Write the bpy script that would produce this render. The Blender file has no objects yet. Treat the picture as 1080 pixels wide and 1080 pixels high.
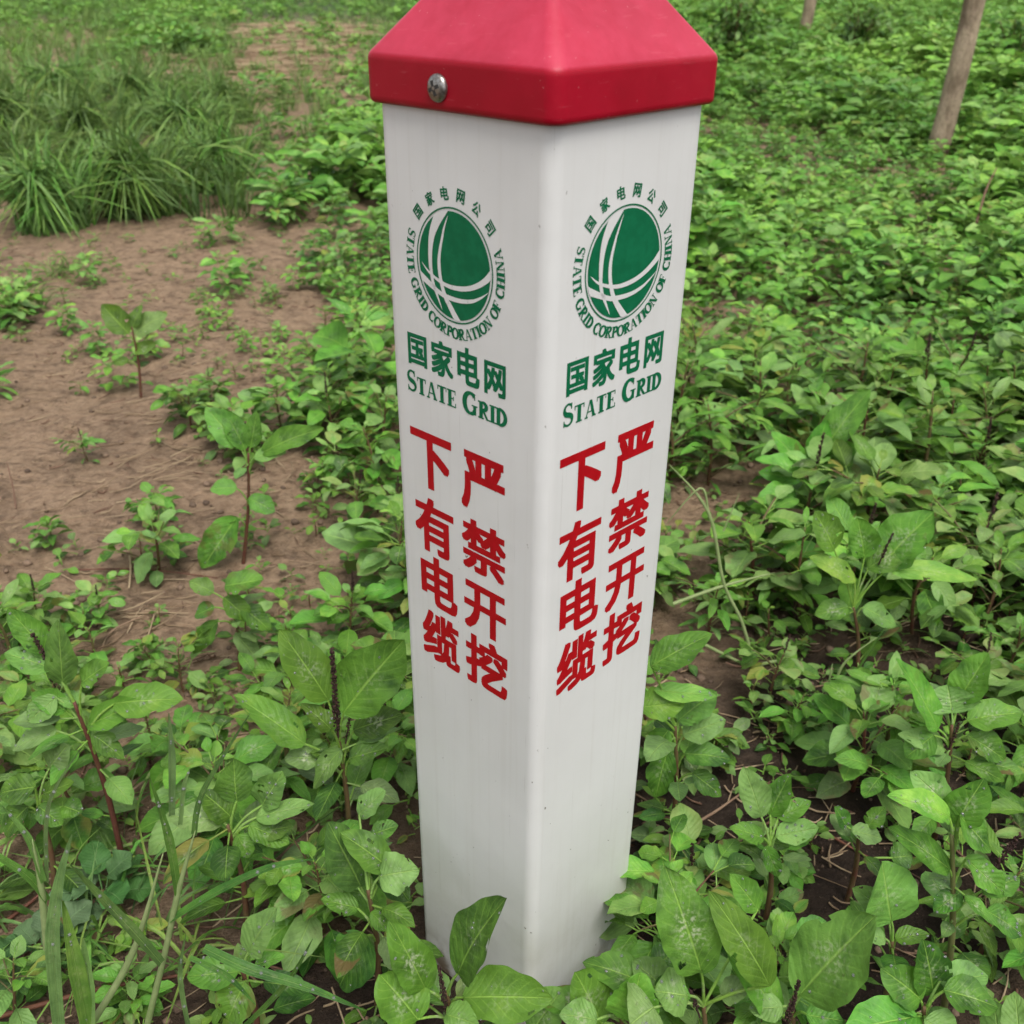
import bpy, math, random
import numpy as np
from mathutils import Vector, noise

random.seed(11); rng = np.random.default_rng(11)
scene = bpy.context.scene
col = scene.collection
W = 0.12                                    # side of the square post, metres
GZ = 5.55                                   # post widths from the lettering origin down to the soil

# ------------------------------------------------------------------ camera
F, PITCH, ROLL = 1028.47, 0.51116, 0.010142  # focal length in pixels of a 1080 px frame
CAM = np.array([-0.11728 * W, -4.64783 * W, (0.6893 + GZ) * W])
YAW = 0.03827
fw = np.array([0, math.cos(PITCH), -math.sin(PITCH)]); r0 = np.array([1.0, 0, 0]); u0 = np.cross(r0, fw)
RT = math.cos(ROLL) * r0 + math.sin(ROLL) * u0
UP = -math.sin(ROLL) * r0 + math.cos(ROLL) * u0
cd = bpy.data.cameras.new('camera'); cam = bpy.data.objects.new('camera', cd); col.objects.link(cam)
from mathutils import Matrix
cam.matrix_world = Matrix(((RT[0], UP[0], -fw[0], CAM[0]), (RT[1], UP[1], -fw[1], CAM[1]), (RT[2], UP[2], -fw[2], CAM[2]), (0, 0, 0, 1)))
cd.sensor_width = 36; cd.lens = F / 1080 * 36; cd.clip_start = 0.02; cd.clip_end = 1000
cd.dof.use_dof = True; cd.dof.focus_distance = 0.66; cd.dof.aperture_fstop = 15.0
scene.camera = cam

def ray(px, py):
    return fw * F + RT * (px - 540) + UP * (540 - py)
def at(px, py, z=0.0):                      # point of a pixel on a level plane
    d = ray(px, py); t = (z - CAM[2]) / d[2]
    return CAM + d * t
def aty(px, py, y):                         # point of a pixel on an upright plane across the view
    d = ray(px, py); return CAM + d * ((y - CAM[1]) / d[1])
def to_px(p):
    v = np.asarray(p) - CAM; d = v @ fw
    return 540 + F * (v @ RT) / d, 540 - F * (v @ UP) / d, d

# ------------------------------------------------------------------ terrain height
def gz(x, y):
    r = math.hypot(x, y)
    k = min(1.0, max(0.0, (r - 0.1) / 0.25))
    h = 0.016 * noise.noise((x * 2.1, y * 2.1, 3.1)) + 0.008 * noise.noise((x * 6.5, y * 6.5, 7.7))
    return h * (0.25 + 0.75 * k)
def gz_fine(x, y):
    c = noise.noise((x * 24, y * 24, 1.7)); c2 = noise.noise((x * 60, y * 60, 4.2))
    rg = 1 - abs(noise.noise((x * 11, y * 15, 9.3)))
    return gz(x, y) + 0.0045 * c + 0.0026 * c2 + 0.011 * (rg - 0.7)

# ------------------------------------------------------------------ mesh helpers
def unit(v):
    v = np.asarray(v, float); n = np.linalg.norm(v); return v / n if n > 1e-12 else v
class MB:
    def __init__(self): self.V = []; self.F = []; self.U = []; self.C = []; self.n = 0
    def add(self, V, F, U=None, C=None):
        V = np.asarray(V, float).reshape(-1, 3); m = len(V)
        self.V.append(V); self.F.append(np.asarray(F, int) + self.n)
        self.U.append(np.full((m, 2), 0.5) if U is None else np.asarray(U, float))
        if C is None: C = (0.5, 0.5, 0.0)
        C = np.asarray(C, float)
        self.C.append(np.broadcast_to(C, (m, 3)) if C.ndim == 1 else C)
        self.n += m
    def arrays(self):
        return np.concatenate(self.V), np.concatenate(self.F), np.concatenate(self.U), np.concatenate(self.C)
    def mesh(self, name, mat, smooth=True):
        V, Fq, U, C = self.arrays(); me = bpy.data.meshes.new(name)
        tri = Fq[:, 2] == Fq[:, 3]
        tot = np.where(tri, 3, 4); st = np.concatenate([[0], np.cumsum(tot)[:-1]])
        keep = np.ones(Fq.shape, bool); keep[tri, 3] = False
        loops = Fq[keep]
        me.vertices.add(len(V)); me.vertices.foreach_set('co', V.astype(np.float32).ravel())
        me.loops.add(len(loops)); me.loops.foreach_set('vertex_index', loops.astype(np.int32))
        me.polygons.add(len(Fq)); me.polygons.foreach_set('loop_start', st.astype(np.int32))
        me.polygons.foreach_set('use_smooth', np.full(len(Fq), smooth))
        me.update(calc_edges=True)
        uv = me.uv_layers.new(name='UVMap'); uv.data.foreach_set('uv', U[loops].astype(np.float32).ravel())
        a = me.attributes.new('tone', 'FLOAT_COLOR', 'POINT')
        a.data.foreach_set('color', np.concatenate([C, np.ones((len(C), 1))], 1).astype(np.float32).ravel())
        me.validate(); me.materials.append(mat)
        return me
    def build(self, name, mat, parent=None, smooth=True, extra=None, xmat=None):
        nf = sum(len(f_) for f_ in self.F)
        if extra is not None and extra.n:
            V, Fq, U, C = extra.arrays(); self.add(V, Fq, U, C)
        me = self.mesh(name, mat, smooth)
        if extra is not None and extra.n:
            me.materials.append(xmat); mi = np.zeros(len(me.polygons), np.int32); mi[nf:] = 1; me.polygons.foreach_set('material_index', mi)
        o = bpy.data.objects.new(name, me); col.objects.link(o)
        if parent is not None: o.parent = parent
        return o
def grid_faces(nv, nu, wrap=False):
    f = []
    for i in range(nv - 1):
        for j in range(nu if wrap else nu - 1):
            a = i * nu + j; b = i * nu + (j + 1) % nu
            f.append((a, b, b + nu, a + nu))
    return np.array(f, int)
GF = {}
def gfaces(nv, nu, wrap=False):
    k = (nv, nu, wrap)
    if k not in GF: GF[k] = grid_faces(nv, nu, wrap)
    return GF[k]
def wprof(t, kind):
    if kind == 0:   w = t ** 0.60 * (1 - t) ** 0.76         # ovate
    elif kind == 1: w = t ** 0.8 * (1 - t) ** 0.85          # elliptic
    else:           w = t ** 0.5 * (1 - t) ** 0.6           # round
    return w
WMAX = [max(wprof(np.linspace(0.001, .999, 400), k)) for k in range(3)]
def leaf(mb, base, d, n, L, wd, droop=0.2, fold=0.15, wav=0.05, nu=7, nv=10, kind=0, tone=(0.5, 0.5, 0.0), ph=0.0, holes=0):
    d = unit(d); n = unit(n - d * (np.dot(n, d))); s_ = np.cross(d, n)
    t = np.linspace(0, 1, nv); s = np.linspace(-1, 1, nu)
    w = wprof(np.clip(t, 1e-4, 1), kind) / WMAX[kind] * wd * 0.5; w[0] = wd * 0.02; w[-1] = wd * 0.004
    T, S = np.meshgrid(t, s, indexing='ij'); Wd = w[:, None] * np.ones_like(S)
    wob = 1 + 0.06 * np.sin(T * 9 + ph * 5) * np.sign(S) + 0.035 * np.sin(T * 23 + ph * 40 + S)
    lift = fold * np.abs(S) ** 1.3 * Wd + wav * wd * np.abs(S) ** 2 * np.sin(T * 13 + ph * 6.28 + (S > 0) * 1.7) - droop * L * T ** 2 + 0.10 * L * droop * np.sin(T * math.pi)
    sidecurve = 0.035 * L * math.sin(ph * 6.28) * T ** 2
    tw = 0.55 * math.sin(ph * 31.0) * T
    lat = S * Wd * wob
    P = base + d * (L * T)[..., None] + s_ * (lat * np.cos(tw) + sidecurve)[..., None] + n * (lift + lat * np.sin(tw))[..., None]
    Fc = gfaces(nv, nu)
    if holes:
        keep = np.ones(len(Fc), bool)
        for q in range(holes):
            i, j = random.randrange(4, nv - 5), random.choice((0, 1, 2, nu - 4, nu - 3, nu - 2))
            for a_, b_ in ((0, 0), (1, 0), (random.choice((0, 1)), random.choice((0, 1)))):
                if j + b_ < nu - 1: keep[(i + a_) * (nu - 1) + j + b_] = False
        Fc = Fc[keep]
    mb.add(P.reshape(-1, 3), Fc, np.stack([S * 0.5 + 0.5, T], -1).reshape(-1, 2), tone)
    return P
def ribbon(mb, pts, widths, n=(0, 0, 1), fold=0.25, tone=(0.5, 0.5, 0), sub=6):
    pts = np.asarray(pts, float); k = len(pts)
    tt = np.linspace(0, k - 1, (k - 1) * sub + 1)
    P = np.stack([catmull(pts, x) for x in tt]); w = np.interp(tt, np.arange(k), widths)
    T = np.gradient(P, axis=0); T /= np.linalg.norm(T, axis=1)[:, None] + 1e-12
    n = np.asarray(n, float); N = n - T * (T @ n)[:, None]; N /= np.linalg.norm(N, axis=1)[:, None] + 1e-9
    S = np.cross(T, N); s = np.array([-1, -.5, 0, .5, 1])
    G = P[:, None] + S[:, None] * (s[None, :, None] * w[:, None, None] * .5) + N[:, None] * (np.abs(s)[None, :, None] * w[:, None, None] * fold)
    U = np.stack(np.broadcast_arrays((s * .5 + .5)[None, :], np.linspace(0, 1, len(P))[:, None]), -1)
    mb.add(G.reshape(-1, 3), gfaces(len(P), 5), U.reshape(-1, 2), tone)
def catmull(p, x):
    i = int(min(x, len(p) - 1 - 1e-9)); f = x - i
    p0, p1, p2, p3 = p[max(i - 1, 0)], p[i], p[min(i + 1, len(p) - 1)], p[min(i + 2, len(p) - 1)]
    return 0.5 * (2 * p1 + (p2 - p0) * f + (2 * p0 - 5 * p1 + 4 * p2 - p3) * f * f + (3 * p1 - p0 - 3 * p2 + p3) * f ** 3)
def tube(mb, pts, rad, ns=6, tone=(0.5, 0.5, 0), sub=4, cap=True, bump=0.0, u=None):
    pts = np.asarray(pts, float); k = len(pts)
    tt = np.linspace(0, k - 1, (k - 1) * sub + 1)
    P = np.stack([catmull(pts, x) for x in tt]); r = np.interp(tt, np.arange(k), rad)
    if bump: r = r * (1 + bump * rng.uniform(-1, 1, len(r)))
    T = np.gradient(P, axis=0); T /= np.linalg.norm(T, axis=1)[:, None] + 1e-12
    ref = np.array([0.31, 0.9, 0.27]) if abs(T[0][1]) < 0.8 else np.array([1.0, 0.1, 0.2])
    A = np.cross(T, ref); A /= np.linalg.norm(A, axis=1)[:, None]; B = np.cross(T, A)
    th = np.arange(ns) * 2 * math.pi / ns
    G = P[:, None] + (A[:, None] * np.cos(th)[None, :, None] + B[:, None] * np.sin(th)[None, :, None]) * r[:, None, None]
    if u is None: U = np.stack(np.broadcast_arrays((th / 6.2832)[None, :], np.linspace(0, 1, len(P))[:, None]), -1).reshape(-1, 2)
    else: U = np.stack(np.broadcast_arrays(np.full(ns, u)[None, :], np.linspace(0, 1, len(P))[:, None]), -1).reshape(-1, 2)
    V = G.reshape(-1, 3); Fc = gfaces(len(P), ns, True)
    if cap:
        V = np.concatenate([V, P[-1:]]); U = np.concatenate([U, U[-1:]]); c = len(V) - 1; b = (len(P) - 1) * ns
        Fc = np.concatenate([Fc, [(b + j, b + (j + 1) % ns, c, c) for j in range(ns)]])
    mb.add(V, Fc, U, tone)
def bead(mb, c, r, n=(0, 0, 1), flat=0.6, tone=(0.5, 0.5, 0), nu=7, nv=4, full=False):
    n = unit(n); a = unit(np.cross(n, [0.3, 0.8, 0.51])); b = np.cross(n, a)
    e = np.linspace(-math.pi / 2 if full else 0, math.pi / 2, nv); th = np.arange(nu) * 2 * math.pi / nu
    V = [c + r * (math.cos(x) * (a * math.cos(q) + b * math.sin(q)) + n * math.sin(x) * flat) for x in e for q in th]
    mb.add(V, gfaces(nv, nu, True), None, tone)

# ------------------------------------------------------------------ scene-object helpers
def tag(o, label=None, cat=None, group=None, kind=None):
    if label: o['label'] = label
    if cat: o['category'] = cat
    if group: o['group'] = group
    if kind: o['kind'] = kind
    return o
def empty(name, loc, rz=0.0, sc=1.0):
    o = bpy.data.objects.new(name, None); col.objects.link(o); o.location = loc; o.rotation_euler = (0, 0, rz)
    o.scale = (sc, sc, sc); o.empty_display_size = 0.02
    return o
def copy_tree(o, parent=None):
    c = o.copy(); col.objects.link(c); c.parent = parent
    for ch in list(o.children): copy_tree(ch, c)
    return c

# ------------------------------------------------------------------ materials
class NT:
    def __init__(self, name):
        m = bpy.data.materials.new(name); m.use_nodes = True; self.m = m; self.t = m.node_tree; self.t.nodes.clear()
        self.out = self.n('ShaderNodeOutputMaterial')
    def n(self, typ, **kw):
        nd = self.t.nodes.new(typ)
        for k, v in kw.items(): setattr(nd, k, v)
        return nd
    def l(self, a, b): self.t.links.new(a, b)
    def val(self, sock, v):
        if hasattr(v, 'links'): self.l(v, sock)
        else: sock.default_value = v
    def math(self, op, a, b=0.0, c=None, clamp=False):
        nd = self.n('ShaderNodeMath', operation=op, use_clamp=clamp); self.val(nd.inputs[0], a); self.val(nd.inputs[1], b)
        if c is not None: self.val(nd.inputs[2], c)
        return nd.outputs[0]
    def mix(self, f, a, b, blend='MIX'):
        nd = self.n('ShaderNodeMix', data_type='RGBA', blend_type=blend); self.val(nd.inputs[0], f)
        for s, v in ((nd.inputs[6], a), (nd.inputs[7], b)):
            if hasattr(v, 'links'): self.l(v, s)
            else: s.default_value = (*v, 1)
        return nd.outputs[2]
    def ramp(self, f, lo, hi):
        nd = self.n('ShaderNodeMapRange', interpolation_type='SMOOTHSTEP'); self.l(f, nd.inputs[0])
        nd.inputs[1].default_value = lo; nd.inputs[2].default_value = hi
        return nd.outputs[0]
    def noise(self, vec, scale, detail=4, rough=0.55, dim='3D'):
        nd = self.n('ShaderNodeTexNoise'); nd.inputs['Scale'].default_value = scale; nd.inputs['Detail'].default_value = detail
        nd.inputs['Roughness'].default_value = rough
        if vec is not None: self.l(vec, nd.inputs['Vector'])
        return nd.outputs[0]
    def pos(self): return self.n('ShaderNodeNewGeometry').outputs['Position']
    def objco(self): return self.n('ShaderNodeTexCoord').outputs['Object']
    def scaled(self, vec, s):
        nd = self.n('ShaderNodeMapping'); self.l(vec, nd.inputs[0]); nd.inputs['Scale'].default_value = s; return nd.outputs[0]
    def bump(self, h, strength=0.5, dist=0.002, normal=None):
        nd = self.n('ShaderNodeBump'); self.l(h, nd.inputs['Height']); nd.inputs['Strength'].default_value = strength
        nd.inputs['Distance'].default_value = dist
        if normal is not None: self.l(normal, nd.inputs['Normal'])
        return nd.outputs[0]
    def bsdf(self, base, rough=0.5, normal=None, spec=0.5, **kw):
        b = self.n('ShaderNodeBsdfPrincipled')
        if hasattr(base, 'links'): self.l(base, b.inputs['Base Color'])
        else: b.inputs['Base Color'].default_value = (*base, 1)
        self.val(b.inputs['Roughness'], rough); self.val(b.inputs['Specular IOR Level'], spec)
        if normal is not None: self.l(normal, b.inputs['Normal'])
        for k, v in kw.items(): self.val(b.inputs[k], v)
        return b
    def done(self, shader): self.l(shader.outputs[0], self.out.inputs[0]); return self.m

def leaf_material(name, dark, mid, young, dusty, pale=True, trans=0.20, veins=8.0, rough=0.44, spec=0.30):
    t = NT(name)
    uv = t.n('ShaderNodeUVMap', uv_map='UVMap').outputs[0]; sp = t.n('ShaderNodeSeparateXYZ'); t.l(uv, sp.inputs[0])
    u, v = sp.outputs[0], sp.outputs[1]
    at_ = t.n('ShaderNodeAttribute', attribute_name='tone'); sc_ = t.n('ShaderNodeSeparateColor'); t.l(at_.outputs['Color'], sc_.inputs[0])
    rnd, age, dust = sc_.outputs[0], sc_.outputs[1], sc_.outputs[2]
    orn = t.n('ShaderNodeObjectInfo').outputs['Random']
    pos = t.pos()
    a = t.math('MULTIPLY', t.math('ABSOLUTE', t.math('SUBTRACT', u, 0.5)), 2.0)
    mid_m = t.math('SUBTRACT', 1.0, t.ramp(a, 0.012, 0.065))
    fr = t.math('FRACT', t.math('SUBTRACT', t.math('MULTIPLY', v, veins), t.math('MULTIPLY', a, 2.4)))
    vn = t.math('ABSOLUTE', t.math('SUBTRACT', fr, 0.5))
    vein = t.math('SUBTRACT', 1.0, t.ramp(vn, 0.02, 0.13))
    vein = t.math('MULTIPLY', vein, t.math('SUBTRACT', 1.0, t.ramp(a, 0.55, 1.0)))
    n1 = t.noise(pos, 60, 4); n2 = t.noise(pos, 330, 3); n3 = t.noise(pos, 22, 3)
    lightness = t.math('ADD', t.math('MULTIPLY', age, 0.75), t.math('MULTIPLY', t.math('SUBTRACT', n1, 0.5), 1.1), clamp=True)
    c = t.mix(t.ramp(lightness, 0.0, 0.55), dark, mid)
    c = t.mix(t.ramp(lightness, 0.5, 1.1), c, young)
    hs = t.n('ShaderNodeHueSaturation'); t.l(c, hs.inputs['Color'])
    t.l(t.math('ADD', 0.473, t.math('MULTIPLY', t.math('ADD', rnd, orn), 0.022)), hs.inputs['Hue'])
    t.l(t.math('ADD', 0.62, t.math('MULTIPLY', t.math('ADD', rnd, orn), 0.38)), hs.inputs['Value'])
    c = hs.outputs[0]
    if pale:
        c = t.mix(t.math('MULTIPLY', vein, 0.11), c, tuple(min(1, x * 1.5 + 0.02) for x in young))
    c = t.mix(t.math('MULTIPLY', mid_m, 0.42), c, tuple(min(1, x * 1.35 + 0.03) for x in young))
    # dry soil dust and the pale chevron in the middle of the blade
    chev = t.math('MULTIPLY', t.math('SUBTRACT', 1.0, t.ramp(t.math('ABSOLUTE', t.math('SUBTRACT', t.math('SUBTRACT', v, t.math('MULTIPLY', a, -0.25)), 0.52)), 0.02, 0.26)), t.math('SUBTRACT', 1.0, t.ramp(a, 0.2, 0.75)))
    dn = t.math('MULTIPLY', t.ramp(n2, 0.42, 0.72), t.math('ADD', t.math('MULTIPLY', chev, 1.1), t.math('MULTIPLY', t.ramp(n3, 0.5, 0.8), 0.5)))
    c = t.mix(t.math('MULTIPLY', t.math('MULTIPLY', dn, dust), t.math('ADD', 0.15, t.math('MULTIPLY', t.math('FRACT', t.math('MULTIPLY', rnd, 7.31)), 0.75)), clamp=True), c, dusty)
    old = t.math('MULTIPLY', t.ramp(t.math('FRACT', t.math('MULTIPLY', rnd, 13.7)), 0.93, 0.97), t.ramp(t.math('ADD', n3, t.math('MULTIPLY', a, 0.22)), 0.48, 0.66))
    c = t.mix(t.math('MULTIPLY', old, 0.55 if pale else 0.0), c, (0.36, 0.30, 0.07))
    brn = t.math('MULTIPLY', t.ramp(t.math('FRACT', t.math('MULTIPLY', rnd, 29.3)), 0.8, 0.86), t.ramp(t.math('ADD', t.noise(pos, 48, 3), t.math('MULTIPLY', a, 0.12)), 0.60, 0.68))
    c = t.mix(t.math('MULTIPLY', brn, 0.85 if pale else 0.0), c, (0.13, 0.075, 0.03))
    shn = t.ramp(t.math('FRACT', t.math('MULTIPLY', rnd, 5.17)), 0.45, 0.98)
    c = t.mix(t.math('MULTIPLY', shn, t.math('ADD', 0.08, t.math('MULTIPLY', n1, 0.50))), c, tuple(min(1, .70 * x + .17) for x in young))  # pale highlight sheen painted into the colour of some leaves
    spots = t.ramp(t.noise(pos, 145, 2), 0.70, 0.78)
    c = t.mix(t.math('MULTIPLY', spots, 0.5), c, (0.06, 0.055, 0.015))
    bf = t.n('ShaderNodeNewGeometry').outputs['Backfacing']
    c = t.mix(t.math('MULTIPLY', bf, 0.45), c, tuple(0.5 * x + 0.07 for x in mid))
    pucker = t.math('ABSOLUTE', t.math('SUBTRACT', fr, 0.5))
    h = t.math('ADD', t.math('MULTIPLY', mid_m, -1.0), t.math('ADD', t.math('MULTIPLY', pucker, 0.8), t.math('ADD', t.math('MULTIPLY', n2, 1.0), t.math('MULTIPLY', t.noise(pos, 900, 2), 0.4))))
    nm = t.bump(h, 0.75, 0.0009)
    b = t.bsdf(c, t.math('ADD', rough - 0.08, t.math('MULTIPLY', n1, 0.22)), nm, spec)
    tr = t.n('ShaderNodeBsdfTranslucent'); t.l(t.mix(0.5, c, tuple(x * 1.25 for x in young)), tr.inputs[0])
    mx = t.n('ShaderNodeMixShader'); mx.inputs[0].default_value = trans; t.l(b.outputs[0], mx.inputs[1]); t.l(tr.outputs[0], mx.inputs[2])
    return t.done(mx)

M = {}
M['weed'] = leaf_material('weed_leaf', (0.022, 0.080, 0.011), (0.112, 0.280, 0.032), (0.29, 0.48, 0.068), (0.50, 0.53, 0.36))
M['grass'] = leaf_material('grass_blade', (0.032, 0.105, 0.018), (0.105, 0.245, 0.038), (0.27, 0.42, 0.085), (0.42, 0.42, 0.24), pale=False, veins=0.0, trans=0.2, rough=0.42, spec=0.3)
M['nettle'] = leaf_material('crinkled_leaf', (0.024, 0.080, 0.016), (0.060, 0.165, 0.034), (0.13, 0.26, 0.07), (0.3, 0.36, 0.26), veins=11.0, rough=0.6)

def stem_material(name, c1, c2, rough=0.6):
    t = NT(name); p = t.pos()
    at_ = t.n('ShaderNodeAttribute', attribute_name='tone'); sc_ = t.n('ShaderNodeSeparateColor'); t.l(at_.outputs['Color'], sc_.inputs[0])
    f = t.math('ADD', t.math('MULTIPLY', sc_.outputs[1], 0.8), t.math('MULTIPLY', t.math('SUBTRACT', t.noise(p, 90, 4), 0.5), 0.9), clamp=True)
    c = t.mix(f, c1, c2)
    return t.done(t.bsdf(c, rough, t.bump(t.noise(p, 500, 3), 0.4, 0.0006), 0.35))
M['stem'] = stem_material('weed_stem', (0.125, 0.042, 0.030), (0.15, 0.20, 0.06))
M['twig'] = stem_material('dry_twig', (0.16, 0.085, 0.055), (0.42, 0.31, 0.20), 0.75)
M['redtwig'] = stem_material('red_runner', (0.13, 0.045, 0.03), (0.24, 0.11, 0.06))
M['straw'] = stem_material('dead_straw', (0.20, 0.13, 0.075), (0.50, 0.38, 0.24), 0.8)
M['stalk'] = stem_material('grass_stalk', (0.12, 0.19, 0.05), (0.34, 0.40, 0.18), 0.6)
M['spike'] = stem_material('seed_head', (0.030, 0.014, 0.012), (0.11, 0.055, 0.040), 0.85)
M['stone'] = stem_material('clod', (0.09, 0.060, 0.042), (0.30, 0.205, 0.14), 0.9)

t = NT('water_drop'); M['drop'] = t.done(t.bsdf((0.95, 0.98, 0.95), 0.04, None, 0.5, **{'Transmission Weight': 0.85, 'IOR': 1.33}))

# soil
t = NT('bare_soil'); p = t.pos()
big = t.noise(p, 1.6, 5, 0.6); med = t.noise(p, 7.5, 6, 0.62); fine = t.noise(p, 70, 6, 0.7); grit = t.noise(p, 420, 3, 0.7)
sp = t.n('ShaderNodeSeparateXYZ'); t.l(p, sp.inputs[0])
dry = t.math('ADD', t.math('MULTIPLY', t.math('SUBTRACT', med, 0.5), 1.5), t.math('MULTIPLY', t.math('SUBTRACT', big, 0.5), 1.2))
dry = t.math('ADD', dry, t.ramp(t.math('SUBTRACT', sp.outputs[1], t.math('MULTIPLY', sp.outputs[0], 0.75)), -0.02, 0.55), clamp=True)
c = t.mix(dry, (0.056, 0.038, 0.027), (0.58, 0.41, 0.27))
mot = t.noise(p, 26, 6, 0.72)
c = t.mix(t.math('MULTIPLY', t.ramp(mot, 0.47, 0.66), 0.58), c, (0.125, 0.082, 0.055))
stk = t.noise(t.scaled(p, (9, 42, 20)), 1.0, 5, 0.7)
c = t.mix(t.math('MULTIPLY', t.ramp(stk, 0.55, 0.68), 0.36), c, (0.075, 0.048, 0.033))
c = t.mix(t.math('MULTIPLY', t.ramp(fine, 0.35, 0.62), 0.55), t.mix(1.0, c, (0.62, 0.58, 0.55), 'MULTIPLY'), c)
c = t.mix(t.math('MULTIPLY', t.ramp(grit, 0.62, 0.75), 0.35), c, (0.36, 0.27, 0.19))
vor = t.n('ShaderNodeTexVoronoi', feature='DISTANCE_TO_EDGE'); vor.inputs['Scale'].default_value = 17
wv = t.n('ShaderNodeMix', data_type='VECTOR'); 
t.l(t.mix(0.06, p, t.n('ShaderNodeTexNoise').outputs[1]), vor.inputs['Vector'])
crack = t.math('SUBTRACT', 1.0, t.ramp(vor.outputs[0], 0.0, 0.03))
c = t.mix(t.math('MULTIPLY', crack, t.math('MULTIPLY', t.ramp(med, 0.45, 0.6), 0.22)), c, (0.05, 0.034, 0.026))
green = t.math('MULTIPLY', t.ramp(sp.outputs[1], 9.0, 20.0), t.ramp(t.noise(p, 3.0, 4), 0.25, 0.5))
c = t.mix(green, c, (0.05, 0.095, 0.03))
h = t.math('ADD', t.math('MULTIPLY', t.math('ADD', fine, mot), 1.0), t.math('ADD', t.math('MULTIPLY', grit, 0.25), t.math('MULTIPLY', med, 1.8)))
M['soil'] = t.done(t.bsdf(c, 0.9, t.bump(h, 0.95, 0.020), 0.25))

# post shell: white moulded resin with rain streaks and splash dirt near the soil
t = NT('white_resin'); p = t.pos(); oc = t.objco()
sp = t.n('ShaderNodeSeparateXYZ'); t.l(p, sp.inputs[0]); z = sp.outputs[2]
st = t.noise(t.scaled(p, (210, 210, 4.5)), 1.0, 4, 0.6); st2 = t.noise(t.scaled(p, (60, 60, 1.6)), 1.0, 3, 0.6)
cl = t.noise(p, 9, 4); c = t.mix(t.ramp(cl, 0.3, 0.7), (0.695, 0.687, 0.665), (0.74, 0.733, 0.712))
c = t.mix(t.math('MULTIPLY', t.ramp(st, 0.50, 0.74), 0.12), c, (0.50, 0.46, 0.40))
c = t.mix(t.math('MULTIPLY', t.ramp(st2, 0.52, 0.76), 0.11), c, (0.55, 0.52, 0.46))
low = t.math('SUBTRACT', 1.0, t.ramp(z, 0.0, 0.22))
c = t.mix(t.math('MULTIPLY', low, t.math('ADD', 0.03, t.math('MULTIPLY', t.ramp(t.noise(p, 30, 5, 0.7), 0.35, 0.75), 0.25)), clamp=True), c, (0.36, 0.34, 0.24))
low2 = t.math('SUBTRACT', 1.0, t.ramp(z, 0.0, 0.05))
c = t.mix(t.math('MULTIPLY', low2, t.ramp(t.noise(p, 55, 4), 0.3, 0.6)), c, (0.20, 0.15, 0.10))
speck = t.ramp(t.noise(t.scaled(p, (1, 1, 0.8)), 230, 2, 0.5), 0.735, 0.775)
c = t.mix(t.math('MULTIPLY', speck, t.math('MULTIPLY', t.ramp(t.noise(p, 14, 3), 0.44, 0.58), 0.9)), c, (0.16, 0.13, 0.10))
scr = t.ramp(t.noise(t.scaled(p, (900, 900, 14)), 1.0, 2, 0.5), 0.71, 0.76)
c = t.mix(t.math('MULTIPLY', scr, 0.25), c, (0.40, 0.37, 0.33))
hb = t.math('ADD', t.noise(p, 26, 3), t.math('MULTIPLY', st, 0.12))
M['white'] = t.done(t.bsdf(c, t.math('ADD', 0.36, t.math('MULTIPLY', cl, 0.2)), t.bump(hb, 0.12, 0.004), 0.4))

# red cap
t = NT('red_plastic'); p = t.pos()
cl = t.noise(p, 18, 5, 0.6); c = t.mix(t.ramp(cl, 0.3, 0.7), (0.32, 0.001, 0.012), (0.39, 0.002, 0.018))
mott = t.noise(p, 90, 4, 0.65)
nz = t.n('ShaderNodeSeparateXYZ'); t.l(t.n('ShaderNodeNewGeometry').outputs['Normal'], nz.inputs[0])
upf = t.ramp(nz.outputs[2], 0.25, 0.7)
sky_sheen = t.math('MULTIPLY', upf, t.math('ADD', 0.05, t.math('MULTIPLY', t.math('ADD', mott, t.math('MULTIPLY', cl, 0.6)), 0.23)))
c = t.mix(sky_sheen, c, (0.84, 0.14, 0.245))  # pink sky reflection painted into the colour of the upward slopes
sc2 = t.ramp(t.noise(t.scaled(p, (60, 60, 520)), 1.0, 3, 0.6), 0.63, 0.72)
c = t.mix(t.math('MULTIPLY', sc2, 0.14), c, (0.62, 0.14, 0.17))
dsp = t.ramp(t.noise(p, 420, 2), 0.72, 0.77)
c = t.mix(t.math('MULTIPLY', dsp, 0.5), c, (0.62, 0.25, 0.26))
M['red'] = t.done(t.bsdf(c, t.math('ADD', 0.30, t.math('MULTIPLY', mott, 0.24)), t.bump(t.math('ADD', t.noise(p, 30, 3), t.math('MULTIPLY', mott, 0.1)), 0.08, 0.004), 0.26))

def ink(name, c1, c2):
    t = NT(name); p = t.pos()
    return t.done(t.bsdf(t.mix(t.ramp(t.noise(p, 130, 5, 0.65), 0.35, 0.7), c1, c2), 0.55, None, 0.22))
M['green_ink'] = ink('green_ink', (0.001, 0.125, 0.048), (0.003, 0.155, 0.062))
M['red_ink'] = ink('red_ink', (0.40, 0.001, 0.006), (0.47, 0.003, 0.010))
t = NT('screw_steel'); p = t.pos()
M['steel'] = t.done(t.bsdf(t.mix(t.ramp(t.noise(p, 700, 3), 0.4, 0.7), (0.36, 0.345, 0.32), (0.20, 0.18, 0.15)), 0.32, None, 0.5, Metallic=0.9))
t = NT('screw_recess_shade'); M['recess'] = t.done(t.bsdf((0.03, 0.028, 0.025), 0.7))
t = NT('tree_bark'); p = t.pos()
bk = t.noise(t.scaled(p, (16, 16, 7)), 1.0, 6, 0.7); bk2 = t.noise(p, 90, 4)
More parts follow.
